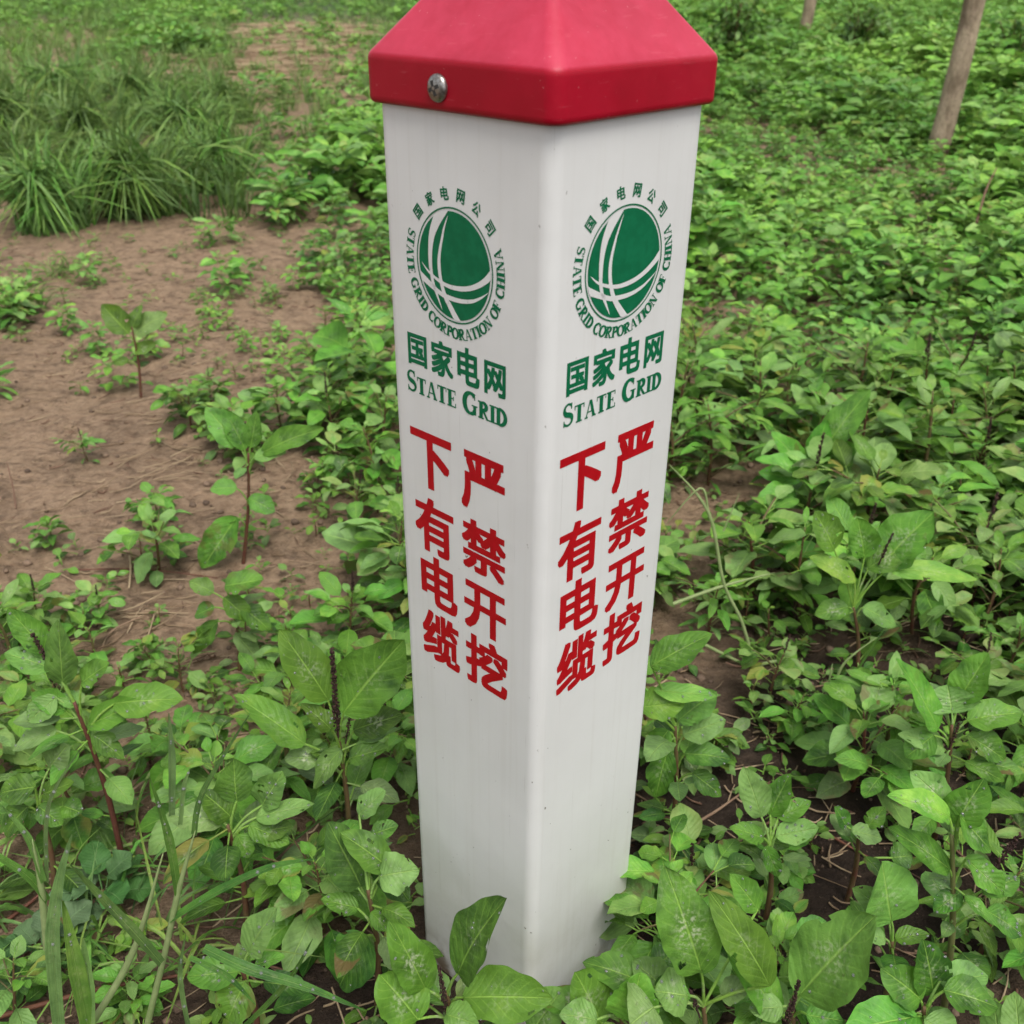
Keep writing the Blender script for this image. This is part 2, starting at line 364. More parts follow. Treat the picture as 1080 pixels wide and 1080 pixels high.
c = t.mix(t.ramp(bk, 0.35, 0.68), (0.20, 0.145, 0.10), (0.47, 0.36, 0.26)); c = t.mix(t.math('MULTIPLY', t.ramp(bk2, 0.5, 0.75), 0.5), c, (0.14, 0.11, 0.085))
M['bark'] = t.done(t.bsdf(c, 0.9, t.bump(t.math('ADD', bk, t.math('MULTIPLY', bk2, 0.3)), 0.6, 0.02), 0.2))

# ------------------------------------------------------------------ soil sheet
def axis(n, a, b): k = np.linspace(-1, 1, n); return a * np.sinh(b * k)
gx = axis(381, 0.55, 6.3) ; gy = axis(381, 0.55, 6.3) + 0.30
V = np.zeros((381 * 381, 3)); k = 0
for y in gy:
    for x in gx:
        r = math.hypot(x, y)
        V[k] = (x, y, gz_fine(x, y) if r < 7 else gz(x, y)); k += 1
mb = MB(); mb.add(V, gfaces(381, 381)); tag(mb.build('soil', M['soil']), kind='structure')

# ------------------------------------------------------------------ the marker post
def ca(t): return np.array([math.sin(t + YAW), -math.cos(t + YAW)])
NEAR, LEFT, RIGHT = ca(0), ca(-math.pi / 2), ca(math.pi / 2)           # corner directions
def rsq(half, r, seg=8):                                               # rounded square outline, corners on NEAR/RIGHT/far/LEFT
    out = []
    for q in range(4):
        cdir = ca(q * math.pi / 2); c = cdir * (half - r) * math.sqrt(2)
        for i in range(seg + 1):
            an = q * math.pi / 2 + (i / seg - 0.5) * math.pi / 2
            out.append(c + ca(an) * r)
    return np.array(out)
def loft(mb, rings):
    n = len(rings[0][1]); V = np.concatenate([np.c_[o, np.full(n, z)] for z, o in rings]); mb.add(V, gfaces(len(rings), n, True))
RC = 0.075 * W
HB = 0.5 * W + 0.293 * RC
post = empty('marker_post', (0, 0, 0)); tag(post, 'white square cable marker post with red pyramid cap and green and red lettering', 'marker post')
mb = MB(); zs = list(np.linspace(-0.10, (GZ + 0.30) * W, 40)); loft(mb, [(z, rsq(HB, RC)) for z in zs]); body = mb.build('body', M['white'], post)
mb = MB(); ch = 0.5 * 1.073 * W; rr = 0.07 * W; chb = ch + 0.293 * rr
zb, zt, za = (GZ + 0.163) * W, (GZ + 0.366) * W, (GZ + 1.02) * W
rings = [(zb + 0.05 * W, rsq(HB + 0.0006, RC)), (zb + 0.001, rsq(HB + 0.0006, RC)), (zb, rsq(chb - 0.001, rr)), (zb + 0.0015, rsq(chb, rr))]
rings += [(zb + (zt - zb) * k, rsq(chb, rr)) for k in (0.15, 0.3, 0.5, 0.7, 0.82)]
slope = (za - zt) / ch; fil = 0.035 * W; th = math.atan(slope)
for i in range(7):                                                     # rounded eave
    a = (i / 6) * (math.pi / 2 - th) 
    rings.append((zt - fil * 0.9 + fil * math.sin(a) * 1.4, rsq(chb - fil * (1 - math.cos(a)) * 1.2, rr)))
z1, h1 = rings[-1][0], chb - fil * (1 - math.cos(math.pi / 2 - th)) * 1.2
for k in np.linspace(0.04, 0.93, 14): rings.append((z1 + (za - z1) * k, rsq(h1 * (1 - k), max(0.0006, rr * (1 - k)))))
rings.append((za - 0.06 * (za - z1) + 0.0012, rsq(h1 * 0.05, 0.0005))); rings.append((za - 0.06 * (za - z1) + 0.0016, rsq(0.0008, 0.0004)))
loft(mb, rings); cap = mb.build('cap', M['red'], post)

def face_frame(side, off):
    a, b = (LEFT, NEAR) if side == 'L' else (NEAR, RIGHT)
    h = W / math.sqrt(2); e = unit(b - a); nrm = np.array([e[1], -e[0]])
    def f(u, z, k=0):
        u = u + (0.022 if side == 'L' else -0.030)
        q = a * h + e * (u * W) + nrm * (off + HB - 0.5 * W + k * 0.000006)
        return (q[0], q[1], (GZ + z) * W)
    return f, np.array([*nrm, 0]), np.array([*e, 0])
# screw on the left skirt
f, nrm, e3 = face_frame('L', 0); c = np.array(f(0.403, 0.252)) + nrm * (chb - HB)
def lathe(mb, c, n, prof, ns=20):
    a = unit(np.cross(n, [0, 0, 1])); b = np.cross(n, a); th = np.arange(ns) * 2 * math.pi / ns
    V = [c + n * h + r * (a * math.cos(q) + b * math.sin(q)) for r, h in prof for q in th]; mb.add(V, gfaces(len(prof), ns, True))
R = 0.055 * W
mb = MB(); lathe(mb, c, nrm, [(R * 1.0, -0.0005), (R * 1.0, 0.0008), (R * 0.95, 0.0016), (R * 0.82, 0.0024), (R * 0.6, 0.0031), (R * 0.3, 0.0035), (0.00005, 0.0036)])
screw = mb.build('screw', M['steel'], cap)
def box(mb, c, ax, hs):
    s = [(-1, -1, -1), (1, -1, -1), (1, 1, -1), (-1, 1, -1), (-1, -1, 1), (1, -1, 1), (1, 1, 1), (-1, 1, 1)]
    mb.add([c + ax[0] * (i * hs[0]) + ax[1] * (j * hs[1]) + ax[2] * (k * hs[2]) for i, j, k in s], [(0, 3, 2, 1), (4, 5, 6, 7), (0, 1, 5, 4), (1, 2, 6, 5), (2, 3, 7, 6), (3, 0, 4, 7)])
mb = MB(); A0 = unit(e3 * 0.9 + np.array([0, 0, 0.35])); A1 = np.cross(nrm, A0)
box(mb, c + nrm * 0.0028, (A0, A1, nrm), (R * 0.55, R * 0.13, 0.00075)); box(mb, c + nrm * 0.00281, (A1, A0, nrm), (R * 0.55, R * 0.13, 0.00075))
mb.build('cross_recess_shade', M['recess'], screw, smooth=False)  # dark cross laid on the dome, its colour stands in for shade in the slots

# --- lettering: each item is a list of flat polygons in its own 0..1 box
GL = {}
def glyph(ch, bold=0.018):
    """outline of a character from the built-in font, thickened by overlaying shifted copies"""
    if (ch, bold) in GL: return GL[(ch, bold)]
    c = bpy.data.curves.new('letter', 'FONT'); c.body = ch; c.resolution_u = 3
    o = bpy.data.objects.new('letter', c); col.objects.link(o); bpy.context.view_layer.update()
    me = bpy.data.meshes.new_from_object(o.evaluated_get(bpy.context.evaluated_depsgraph_get())); me.calc_loop_triangles()
    P = [[(me.vertices[i].co.x, me.vertices[i].co.y) for i in q.vertices] for q in me.loop_triangles]
    bpy.data.objects.remove(o); bpy.data.curves.remove(c); bpy.data.meshes.remove(me)
    out = []
    for k, (ix, iy) in enumerate(((-1, -1), (0, -1), (1, -1), (-1, 0), (1, 0), (-1, 1), (0, 1), (1, 1))):
        dx, dy = bold * 1.0 * ix, bold * .8 * iy
        out += [(k, [(x + dx, y + dy) for x, y in pl]) for pl in P]
    xs = [q[0] for k, pl in out for q in pl]; ys = [q[1] for k, pl in out for q in pl]
    x0, x1, y0, y1 = min(xs), max(xs), min(ys), max(ys)
    G = [(k, [((x - x0) / (x1 - x0), (y - y0) / (y1 - y0)) for x, y in pl]) for k, pl in out]
    GL[(ch, bold)] = G; return G
def stripq(pts, w):                        # ribbon of quads along a 2-D curve, w = full widths
    pts = np.array(pts, float); T = np.gradient(pts, axis=0); T /= np.linalg.norm(T, axis=1)[:, None] + 1e-9
    N = np.c_[-T[:, 1], T[:, 0]]; w = np.broadcast_to(np.asarray(w, float), (len(pts),)) / 2
    a = pts + N * w[:, None]; b = pts - N * w[:, None]
    return [[tuple(a[i]), tuple(b[i]), tuple(b[i + 1]), tuple(a[i + 1])] for i in range(len(pts) - 1)]
def arc(cx, cy, rx, ry, a0, a1, n=16):
    a = np.radians(np.linspace(a0, a1, n)); return np.c_[cx + rx * np.cos(a), cy + ry * np.sin(a)], a
def rc(x0, y0, x1, y1): return [[(x0, y0), (x1, y0), (x1, y1), (x0, y1)]]
SW, TH, SF = 0.28, 0.13, 0.09
def stem(x, y0=0, y1=1): return rc(x - SW / 2, y0, x + SW / 2, y1) + rc(x - SW / 2 - .09, y0, x + SW / 2 + .09, y0 + SF) + rc(x - SW / 2 - .09, y1 - SF, x + SW / 2 + .09, y1)
def bowl(cx, cy, rx, ry, a0, a1):
    p, a = arc(cx, cy, rx, ry, a0, a1); return stripq(p, TH + (SW - TH) * np.abs(np.cos(a)))
def diag(x0, y0, x1, y1, w): return [[(x0 - w / 2, y0), (x0 + w / 2, y0), (x1 + w / 2, y1), (x1 - w / 2, y1)]]
def serif_letter(ch):                      # returns polygons and advance width for cap height 1
    if ch == 'I': return stem(.2), .42
    if ch == 'T': return stem(.4, 0, 1) + rc(.02, .92, .78, 1) + rc(.02, .74, .08, .95) + rc(.72, .74, .78, .95), .82
    if ch == 'E': return stem(.2) + rc(.2, .92, .68, 1) + rc(.2, 0, .7, .08) + rc(.2, .47, .52, .54) + rc(.62, .76, .68, .95) + rc(.64, .04, .70, .26) + rc(.47, .38, .53, .63), .78
    if ch == 'F': return stem(.2) + rc(.2, .92, .66, 1) + rc(.2, .47, .52, .54) + rc(.60, .74, .66, .95) + rc(.47, .38, .53, .63), .72
    if ch == 'H': return stem(.2) + stem(.74) + rc(.2, .46, .74, .54), .95
    if ch == 'N': return rc(.13, 0, .21, 1) + rc(.69, 0, .77, 1) + diag(.70, 0, .18, 1, .22) + rc(.02, 0, .32, SF) + rc(.58, 1 - SF, .9, 1) + rc(.0, 1 - SF, .2, 1), .92
    if ch == 'A': return diag(.1, 0, .38, 1, .08) + diag(.72, 0, .42, 1, .2) + rc(.2, .3, .62, .37) + rc(-.02, 0, .24, SF) + rc(.56, 0, .88, SF), .86
    if ch == 'D': return stem(.2) + bowl(.26, .5, .48, .46, -90, 90) + rc(.2, .92, .28, 1) + rc(.2, 0, .28, .08), .86
    if ch == 'O': return bowl(.43, .5, .36, .46, 0, 360.1), .86
    if ch == 'C': return bowl(.45, .5, .37, .46, 48, 312) + rc(.68, .68, .74, .98) + rc(.68, .06, .73, .26), .80
    if ch == 'G': return bowl(.45, .5, .37, .46, 48, 318) + rc(.68, .68, .74, .98) + rc(.62, .03, .80, .44) + rc(.52, .40, .88, .46), .92
    if ch == 'P': return stem(.2) + bowl(.3, .73, .34, .235, -90, 90) + rc(.2, .92, .32, 1) + rc(.2, .46, .32, .53), .70
    if ch == 'R': return stem(.2) + bowl(.3, .74, .32, .225, -90, 90) + rc(.2, .92, .32, 1) + rc(.2, .47, .32, .55) + diag(.72, 0, .36, .5, .2) + rc(.60, 0, .88, SF), .86
    if ch == 'S':
        p1, _ = arc(.31, .735, .23, .225, 30, 250, 12); p2, _ = arc(.31, .265, .25, .225, 70, -150, 12)
        P = np.r_[p1, p2]; k = np.linspace(0, 1, len(P)); return stripq(P, .10 + .13 * np.exp(-((k - .5) / .18) ** 2)) + rc(.47, .72, .53, .99) + rc(.05, .01, .11, .28), .64
    return [], .34

def build_face(side):
    f, nrm, e3 = face_frame(side, 0.00015)
    if side == 'L':
        def A(u, z): return u, z
        def Rd(u, z): return u, z
    else:
        def A(u, z): return 0.136 + (u - 0.103) * 1.105, z + 0.040 - 0.026 * u
        def Rd(u, z): return 0.112 + (u - 0.091) * 1.112, z + 0.083 - 0.050 * u
    cnt = [0]
    def put(mb, polys, fn):
        for pl in polys:
            if isinstance(pl, tuple): k, pl = pl
            else: cnt[0] += 1; k = cnt[0] % 24
            V = [f(*fn(x, y), k) for x, y in pl]
            if len(V) == 3: mb.add(V, [(0, 1, 2, 2)])
            elif len(V) == 4: mb.add(V, [(0, 1, 2, 3)])
            else: mb.add(V, [(0, i, i + 1, i + 1) for i in range(1, len(V) - 1)])
    def cell(tr, u0, u1, z0, z1, sh=0.0): return lambda x, y: tr(u0 + (u1 - u0) * x + sh * y, z0 + (z1 - z0) * y)
    # emblem: globe disc cut by pale bands
    ec, er, ez = ((0.437, -0.478), 0.243, 0.258) if side == 'L' else ((0.506, -0.452), 0.277, 0.257)
    tilt = 0.0 if side == 'L' else -0.03
    E = lambda x, y: (ec[0] + er * x, ec[1] + ez * (y + tilt * x))
    em = MB()
    p, _ = arc(0, 0, 0.985, 0.985, 0, 360, 65); put(em, stripq(p, 0.028), E)
    p, _ = arc(0, 0, 0.93, 0.93, 0, 360, 73); put(em, [[tuple(q) for q in p[:-1]]], E)
    globe = em.build('emblem', M['green_ink'], body, smooth=False)
    cnt[0] = 0
    bands = [
        ([(-.20, 1.06), (-.41, .74), (-.55, .48), (-.61, .20), (-.615, -.1), (-.57, -.36), (-.46, -.58), (-.33, -.82)], [.40, .25, .19, .135, .11, .095, .07, .006]),
        ([(-.12, .85), (-.22, .64), (-.28, .47), (-.36, .20), (-.385, -.02), (-.35, -.28), (-.25, -.54), (-.08, -.76), (.16, -1.04)], [.006, .05, .065, .085, .105, .105, .12, .15, .19]),
        ([(-.86, -.06), (-.64, -.22), (-.27, -.343), (.094, -.357), (.46, -.277), (.79, -.105), (1.08, .15)], [.006, .06, .085, .105, .11, .13, .20]),
        ([(-1.08, -.22), (-.72, -.385), (-.437, -.505), (-.23, -.555), (.135, -.565), (.46, -.51), (.70, -.40), (.88, -.28)], [.20, .14, .105, .11, .10, .08, .045, .006])]
    def clampc(q):
        r_ = math.hypot(*q); return q if r_ < .945 else (q[0] / r_ * .945, q[1] / r_ * .945)
    bm_ = MB(); f0 = f
    f = lambda u, z, k=0: f0(u, z, 30 + k)
    for pts, w in bands:
        pts = np.array(pts); tt = np.linspace(0, len(pts) - 1, 40)
        P = np.array([catmull(pts, x) for x in tt]); put(bm_, [[clampc(q) for q in pl] for pl in stripq(P, np.interp(tt, np.arange(len(w)), w) * 0.80)], E)
    bm_.build('emblem_band', M['white'], globe, smooth=False)
    f = f0; cnt[0] = 0
    rt = MB()
    def on_arc(polys, wch, hch, ang, rad, inward):    # glyph box wch x hch centred on the arc
        a = math.radians(ang); ux, uy = (math.sin(a), -math.cos(a)) ; ox, oy = math.cos(a), math.sin(a)
        if inward: ux, uy, ox, oy = -ux, -uy, -ox, -oy
        return lambda x, y: E(math.cos(a) * rad + ux * (x - .5) * wch + ox * (y - .5) * hch, math.sin(a) * rad + uy * (x - .5) * wch + oy * (y - .5) * hch)
    for i, ch in enumerate('国家电网公司'):
        ang = 139 - i * (98 / 5)
        g = glyph(ch, 0.030); put(rt, g, on_arc(g, 0.205, 0.225, ang, 1.215, False))
    txt = 'STATE GRID CORPORATION OF CHINA'; adv = [serif_letter(c)[1] + .06 for c in txt]; tot = sum(adv); q = 0
    for ch, ad in zip(txt, adv):
        ang = 157 + 227 * (q + ad / 2) / tot; q += ad
        pl, wd = serif_letter(ch)
        if pl:
            sx = 0.200
            put(rt, [[(x / wd, y) for x, y in g] for g in pl], on_arc(pl, wd * sx * 1.02, sx, ang, 1.185, True))
    rt.build('emblem_ring_lettering', M['green_ink'], globe, smooth=False)
    # company name
    cn = MB()
    for ch, u0, u1, z0, z1 in (('国', .103, .238, -1.012, -.853), ('家', .268, .418, -1.022, -.845), ('电', .446, .593, -1.018, -.835), ('网', .622, .757, -1.020, -.860)):
        put(cn, glyph(ch, 0.032), cell(A, u0, u1, z0, z1))
    txt = 'STATE GRID'; big = {0, 6}; x = 0.0; items = []
    for i, ch in enumerate(txt):
        s = 1.0 if i in big else 0.78
        pl, wd = serif_letter(ch); items.append((pl, x, s)); x += (wd * s if ch != ' ' else 0.36) + 0.03
    for pl, xo, s in items:
        sc = 0.682 / x
        put(cn, [[(xo + a * s, b * s) for a, b in g] for g in pl], lambda a, b: A(.088 + a * sc, -1.157 + b * 0.112))
    cn.build('company_lettering', M['green_ink'], body, smooth=False)
    # warning text, two columns
    wr = MB()
    for ch, u0, u1, z0, z1 in (('下', .091, .391, -1.668, -1.352), ('有', .100, .395, -2.055, -1.725), ('电', .128, .412, -2.395, -2.075), ('缆', .122, .420, -2.775, -2.440),
                               ('严', .458, .755, -1.674, -1.352), ('禁', .455, .765, -2.03, -1.725), ('开', .465, .768, -2.400, -2.100), ('挖', .470, .782, -2.765, -2.430)):
        put(wr, glyph(ch, 0.032), cell(Rd, u0, u1, z0, z1))
    wr.build('warning_lettering', M['red_ink'], body, smooth=False)
build_face('L'); build_face('R')

# ------------------------------------------------------------------ weeds
def weed_arrays(h, nl, lmax, lean=(0, 0), detail=2, spike=False, spread=1.0, r=None, branch=0, dust=0.5, narrow=False):
    """pigweed: reddish stem, spiralling ovate leaves, smaller bright ones at the top"""
    r = r or random; st, fo, sk = MB(), MB(), MB()
    nu, nv = ((7, 9), (5, 7), (3, 5))[2 - detail]
    top = np.array([lean[0], lean[1], h]); mid = top * 0.5 + np.array([r.uniform(-.08, .08) * h, r.uniform(-.08, .08) * h, 0])
    axis_ = np.array([[0, 0, -0.015], mid, top])
    tube(st, axis_, [h * .018 + .0008, h * .013 + .0007, .0008], 6 if detail else 4, (0.5, r.uniform(0, .5), 0), 4)
    ph = r.uniform(0, 6.28)
    def put_leaf(P, az, el, L, age):
        d = np.array([math.cos(az) * math.cos(el), math.sin(az) * math.cos(el), math.sin(el)])
        pet = L * r.uniform(.25, .6) * spread
        b = P + d * pet + np.array([0, 0, pet * .15])
        tone = (r.random(), min(1, max(0, age + r.uniform(-.22, .22))), dust * r.uniform(.2, 1.6))
        tube(fo, [P, P + d * pet * .5 + np.array([0, 0, pet * .12]), b], [.0009, .0007, .0006], 4, tone, 2, False, u=.5)
        d2 = unit(d + np.array([0, 0, r.uniform(-.55, .10)])); n = unit(np.array([r.uniform(-.35, .35), r.uniform(-.35, .35), 1]))
        leaf(fo, b, d2, n, L * r.uniform(.9, 1.1), L * (r.uniform(.30, .42) if narrow else r.uniform(.48, .72)), r.uniform(.02, .30), r.uniform(.05, .50), r.uniform(.015, .075), nu, nv, r.choice((0, 0, 1)), tone, r.random())
    for i in range(nl):
        k = (i + .6) / nl; P = catmull(axis_, (0.12 + .88 * k) * 2)
        az = ph + i * 2.399 + r.uniform(-.35, .35)
        size = lmax * (0.55 + 0.9 * math.sin(min(1, k * .9 + .12) * math.pi)) / 1.45 * r.uniform(.75, 1.15)
        if k > .82: size *= r.uniform(.45, .8)
        put_leaf(P, az, r.uniform(.0, .35) + .55 * k ** 2, size, .26 + .60 * k)
    for b in range(branch):
        k = r.uniform(.15, .7); P = catmull(axis_, k * 2); az = r.uniform(0, 6.28); L = h * r.uniform(.3, .6)
        Q = P + np.array([math.cos(az) * L, math.sin(az) * L, L * r.uniform(.3, .9)])
        tube(st, [P, (P + Q) / 2 + np.array([0, 0, .08 * L]), Q], [.0013, .001, .0007], 5, (0.5, r.uniform(.2, .7), 0), 3)
        for j in range(r.randint(4, 6)):
            kk = r.uniform(.5, 1); put_leaf(P + (Q - P) * kk, az + r.uniform(-1.8, 1.8), r.uniform(-.1, .6), lmax * r.uniform(.35, .7), r.uniform(.3, .85))
    if spike: seed_spike(sk, top, top + np.array([lean[0] * .2, lean[1] * .2, h * r.uniform(.22, .38)]), r)
    return st, fo, sk
def seed_spike(mb, a, b, r=random, rad=0.0022):
    a = np.asarray(a); b = np.asarray(b); L = np.linalg.norm(b - a); n = max(10, int(L / 0.0011)); d = (b - a) / L
    s = unit(np.cross(d, [.3, .5, .8])); q = np.cross(d, s)
    tube(mb, [a - d * .01, b], [rad * .45, rad * .25], 5, (0.5, .2, 0), 2)
    for i in range(n * 3):
        k = r.random(); an = r.uniform(0, 6.28); rr_ = rad * (1.15 - .65 * k) * r.uniform(.6, 1.15)
        bead(mb, a + (b - a) * k + (s * math.cos(an) + q * math.sin(an)) * rr_, rad * r.uniform(.28, .5), s * math.cos(an) + q * math.sin(an) + d * .8, 1.2, (0.5, r.random() ** 2, 0), 5, 3, True)

def weed_thing(label, loc, arrs, name='pigweed', group=None, mats=('stem', 'weed', 'spike'), rz=0, sc=1.0):
    o = empty(name, loc, rz, sc); tag(o, label, 'weed', group)
    st, fo, sk = arrs
    st.build('stem', M[mats[0]], o); fo.build('foliage', M[mats[1]], o)
    if sk.n: sk.build('flower_spike', M[mats[2]], o)
    return o

# --- foreground plants read leaf by leaf from the ground they stand on
HERO = []
def hero(label, base, stem_top, leaves, name='pigweed', spike=None, extra=0, dust=0.7, drops=1.0, mats=('stem', 'weed', 'spike'), dyt=0.0, redness=.3, xl=0.045, group=None):
    """base: ground pixel; stem_top: pixel at the base's distance; leaf = (bx,by,tx,ty,width_px,dy_base_cm,dy_tip_cm,age[,kind])"""
    g = at(base[0], base[1], .50 * W if base[1] > 800 else 0); g[2] = gz(g[0], g[1]); y0 = g[1]
    top = aty(stem_top[0], stem_top[1], y0 + dyt * .01)
    st, fo, sk, dr = MB(), MB(), MB(), MB()
    h = max(.02, top[2] - g[2])
    axis_ = np.array([[0, 0, -.012], (top - g) * .5 + np.array([.004, .002, 0]), top - g])
    tube(st, axis_, [.0030, .0024, .0014], 8, (0.5, redness, 0), 6)
    r = random.Random(int(base[0] * 7 + base[1]))
    for lf in leaves:
        bx, by, tx, ty, wpx, db, dt, age = lf[:8]; kind = lf[8] if len(lf) > 8 else 0
        B = aty(bx, by, y0 + db * .01); T = aty(tx, ty, y0 + dt * .01)
        for Q in (B, T):
            zg = gz(Q[0], Q[1]) + .006
            if Q[2] < zg:
                # slide along the sight line until it clears the soil
                Q[:] = CAM + (Q - CAM) * ((zg - CAM[2]) / (Q[2] - CAM[2]))
        dep = ((B + T) / 2 - CAM) @ fw; wd = wpx * dep / F
        d = T - B; L = np.linalg.norm(d); tocam = unit(CAM - (B + T) / 2)
        n = unit(np.array([r.uniform(-.15, .15), r.uniform(-.1, .1), .55]) + tocam * .75)
        q_ = r.random()
        while (q_ * 13.7) % 1 > .9 or (q_ * 29.3) % 1 > .86: q_ = r.random()
        tone = (q_, age, dust * r.uniform(.5, 1.5))
        dp = r.uniform(.03, .22)
        B2, T2 = B - g, T - g
        n_ = unit(n - unit(d) * np.dot(n, unit(d)))
        d2 = unit(d + n_ * dp * L)                       # aim high, the droop brings the tip back
        P = leaf(fo, B2, d2, n, L, wd, dp, r.uniform(.12, .34), r.uniform(.02, .05), 13, 28, kind, tone, r.random(), r.choice((0, 0, 1, 1, 2)))
        k = min(1.0, max(.15, (B2[2] / h) * .8)); S = catmull(axis_, k * 2)
        tube(fo, [S, (S + B2) / 2 + np.array([0, 0, .004]), B2 + unit(d) * .001], [.0013, .0011, .0009], 6, tone, 4, False, u=.5)
        nd = int(r.uniform(2, 9) * drops)
        Pg = P.reshape(28, 13, 3)
        for _ in range(nd):
            i, j = r.randint(2, 24), r.randint(1, 11); a, b2 = Pg[i + 1, j] - Pg[i, j], Pg[i, j + 1] - Pg[i, j]
            nn = unit(np.cross(b2, a)); nn = nn if nn[2] > 0 else -nn
            bead(dr, Pg[i, j] + a * r.random() + b2 * r.random() + nn * .0001, r.choice((.0005, .0006, .0008, .0012)), nn, .75, nu=8, nv=4)
    for i in range(extra):
        k = r.uniform(.1, .95); S = catmull(axis_, k * 2); az = r.uniform(0, 6.28); el = r.uniform(-.1, .5)
        d = np.array([math.cos(az) * math.cos(el), math.sin(az) * math.cos(el), math.sin(el)]); L = xl * r.uniform(.4, 1)
        tone = (r.random(), r.uniform(.05, .6), dust * r.uniform(.3, 1.2)); b = S + d * L * .4
        tube(fo, [S, b], [.0010, .0008], 5, tone, 2, False, u=.5)
        leaf(fo, b, d, np.array([0, 0, 1.0]), L, L * r.uniform(.5, .66), r.uniform(0, .3), r.uniform(.05, .3), .03, 7, 10, 0, tone, r.random())
    for s in (spike or []):
        a = aty(s[0], s[1], y0 + s[4] * .01) - g; b = aty(s[2], s[3], y0 + s[4] * .01) - g; seed_spike(sk, a, b, r, s[5] if len(s) > 5 else .0026)
    o = empty(name, g); tag(o, label, 'weed', group)
    st.build('stem', M[mats[0]], o); fo.build('foliage', M[mats[1]], o, True, dr, M['drop'])
    if sk.n: sk.build('flower_spike', M[mats[2]], o)
    HERO.append((g[0], g[1]))
    return o

hero('broad leaved pigweed at the post foot, one upright dark leaf in front of it', (480, 1095), (470, 1046),
     [(483, 1027, 531, 943, 68, 0, -.5, .28), (449, 1044, 414, 970, 44, .3, 1.2, .5), (488, 1052, 583, 1050, 56, -.5, -1.5, .62), (441, 1076, 402, 1026, 58, -1, 0, .6, 2),
      (470, 1070, 505, 1082, 34, -1.5, -2.5, .6), (560, 1090, 594, 1046, 46, -1, -.5, .55, 2), (452, 1060, 420, 1046, 30, 1.5, 2.5, .2)],
     spike=[(470, 1065, 463, 1018, -.5, .0019)], extra=6, dust=1.0)
hero('pigweed with wet pale leaves in front of the right foot of the post', (650, 1110), (655, 1065),
     [(634, 1080, 607, 1024, 60, -.5, .6, .55, 2), (684, 1038, 616, 1014, 44, 1, 2.5, .4), (664, 1078, 676, 1026, 54, -1.5, -.5, .72, 2), (690, 1040, 728, 1052, 32, 0, -1, .5), (630, 1076, 590, 1068, 34, -1.5, -2, .55),
      (690, 1020, 716, 1000, 34, 3, 4, .35)], extra=7, dust=1.0)
hero('leafy pigweed left of the post foot with a dark hole-nibbled lower leaf', (392, 1010), (388, 938),
     [(411, 916, 358, 880, 38, 1, 1.5, .5), (399, 925, 441, 918, 44, 0, 0, .55), (381, 936, 346, 866, 50, 1.5, 2, .18), (378, 860, 406, 834, 27, 3, 3.5, .4, 2), (387, 986, 360, 1040, 60, -.5, -2, .22, 2),
      (378, 958, 338, 950, 26, 1, 1, .5), (391, 962, 410, 982, 20, -.5, -1, .5), (394, 905, 432, 948, 40, 2, 1, .15), (392, 880, 420, 872, 24, 3, 3.2, .5)], extra=14, dust=.8)
hero('pigweed with a tall dark seed spike and two large leaves left of the post', (362, 880), (356, 772),
     [(362, 752, 424, 672, 66, -.3, .8, .5), (346, 738, 296, 663, 46, 0, .8, .6), (322, 785, 245, 735, 42, 0, .5, .72), (360, 790, 330, 830, 30, -1, -2, .4), (368, 800, 410, 790, 30, 0, 0, .35),
      (340, 800, 300, 800, 26, 0, -.5, .4), (372, 770, 425, 755, 34, 1.5, 2, .35), (350, 770, 318, 742, 24, -1, -.5, .6)],
     spike=[(356, 768, 350, 684, -.2, .0026), (366, 775, 372, 742, 0, .0017)], extra=14, dust=.9, redness=.35)
hero('pigweed with three big overlapping leaves at the lower edge right of the post', (745, 1110), (742, 1060),
     [(740, 1026, 704, 914, 64, -.5, 1.5, .48), (812, 1040, 752, 938, 46, -1, .8, .62), (690, 1062, 664, 1080, 60, -2, -3, .6), (700, 1042, 668, 1012, 40, 1, 2, .45), (760, 1050, 792, 1040, 30, 0, 0, .4),
      (800, 960, 770, 922, 30, 4, 5, .5), (725, 1050, 690, 1046, 48, -1, -1, .55)],
     spike=[(735, 1064, 728, 1044, -.5, .0018)], extra=8, dust=.6)
hero('pigweed with one large upright flat leaf and a short dark spike near the lower right', (838, 1105), (836, 1062),
     [(843, 1050, 920, 961, 84, -.4, -.2, .5), (820, 1070, 766, 1000, 44, 0, .5, .66), (850, 1070, 890, 1078, 34, -1, -1.5, .55), (826, 1062, 790, 1066, 30, -1, -1, .5), (843, 990, 872, 972, 30, 4, 5, .4)],
     spike=[(830, 1078, 843, 1034, -.8, .0021)], extra=8, dust=.5)
hero('small weed bearing one round heart shaped leaf on a thin stalk over dark soil', (938, 1046), (941, 992),
     [(940, 972, 928, 910, 68, 0, 1, .5, 2), (944, 990, 980, 984, 22, 0, 0, .6), (934, 990, 912, 985, 20, 0, 0, .5), (936, 965, 900, 935, 30, 1.5, 2, .45)], extra=3, dust=.6, redness=.5)
hero('big leaved pigweed cut by the bottom edge of the picture at the right', (965, 1120), (975, 1062),
     [(968, 1072, 892, 1090, 50, -.5, -2, .62), (972, 1055, 930, 1020, 44, .5, 1.5, .4), (985, 1050, 976, 990, 46, 1, 2, .2), (995, 1044, 1052, 1062, 44, 0, -.8, .45), (990, 1035, 1042, 1030, 38, 1.2, 1.6, .38), (975, 1075, 1010, 1100, 40, -1, -2, .5)], extra=6, dust=.5)
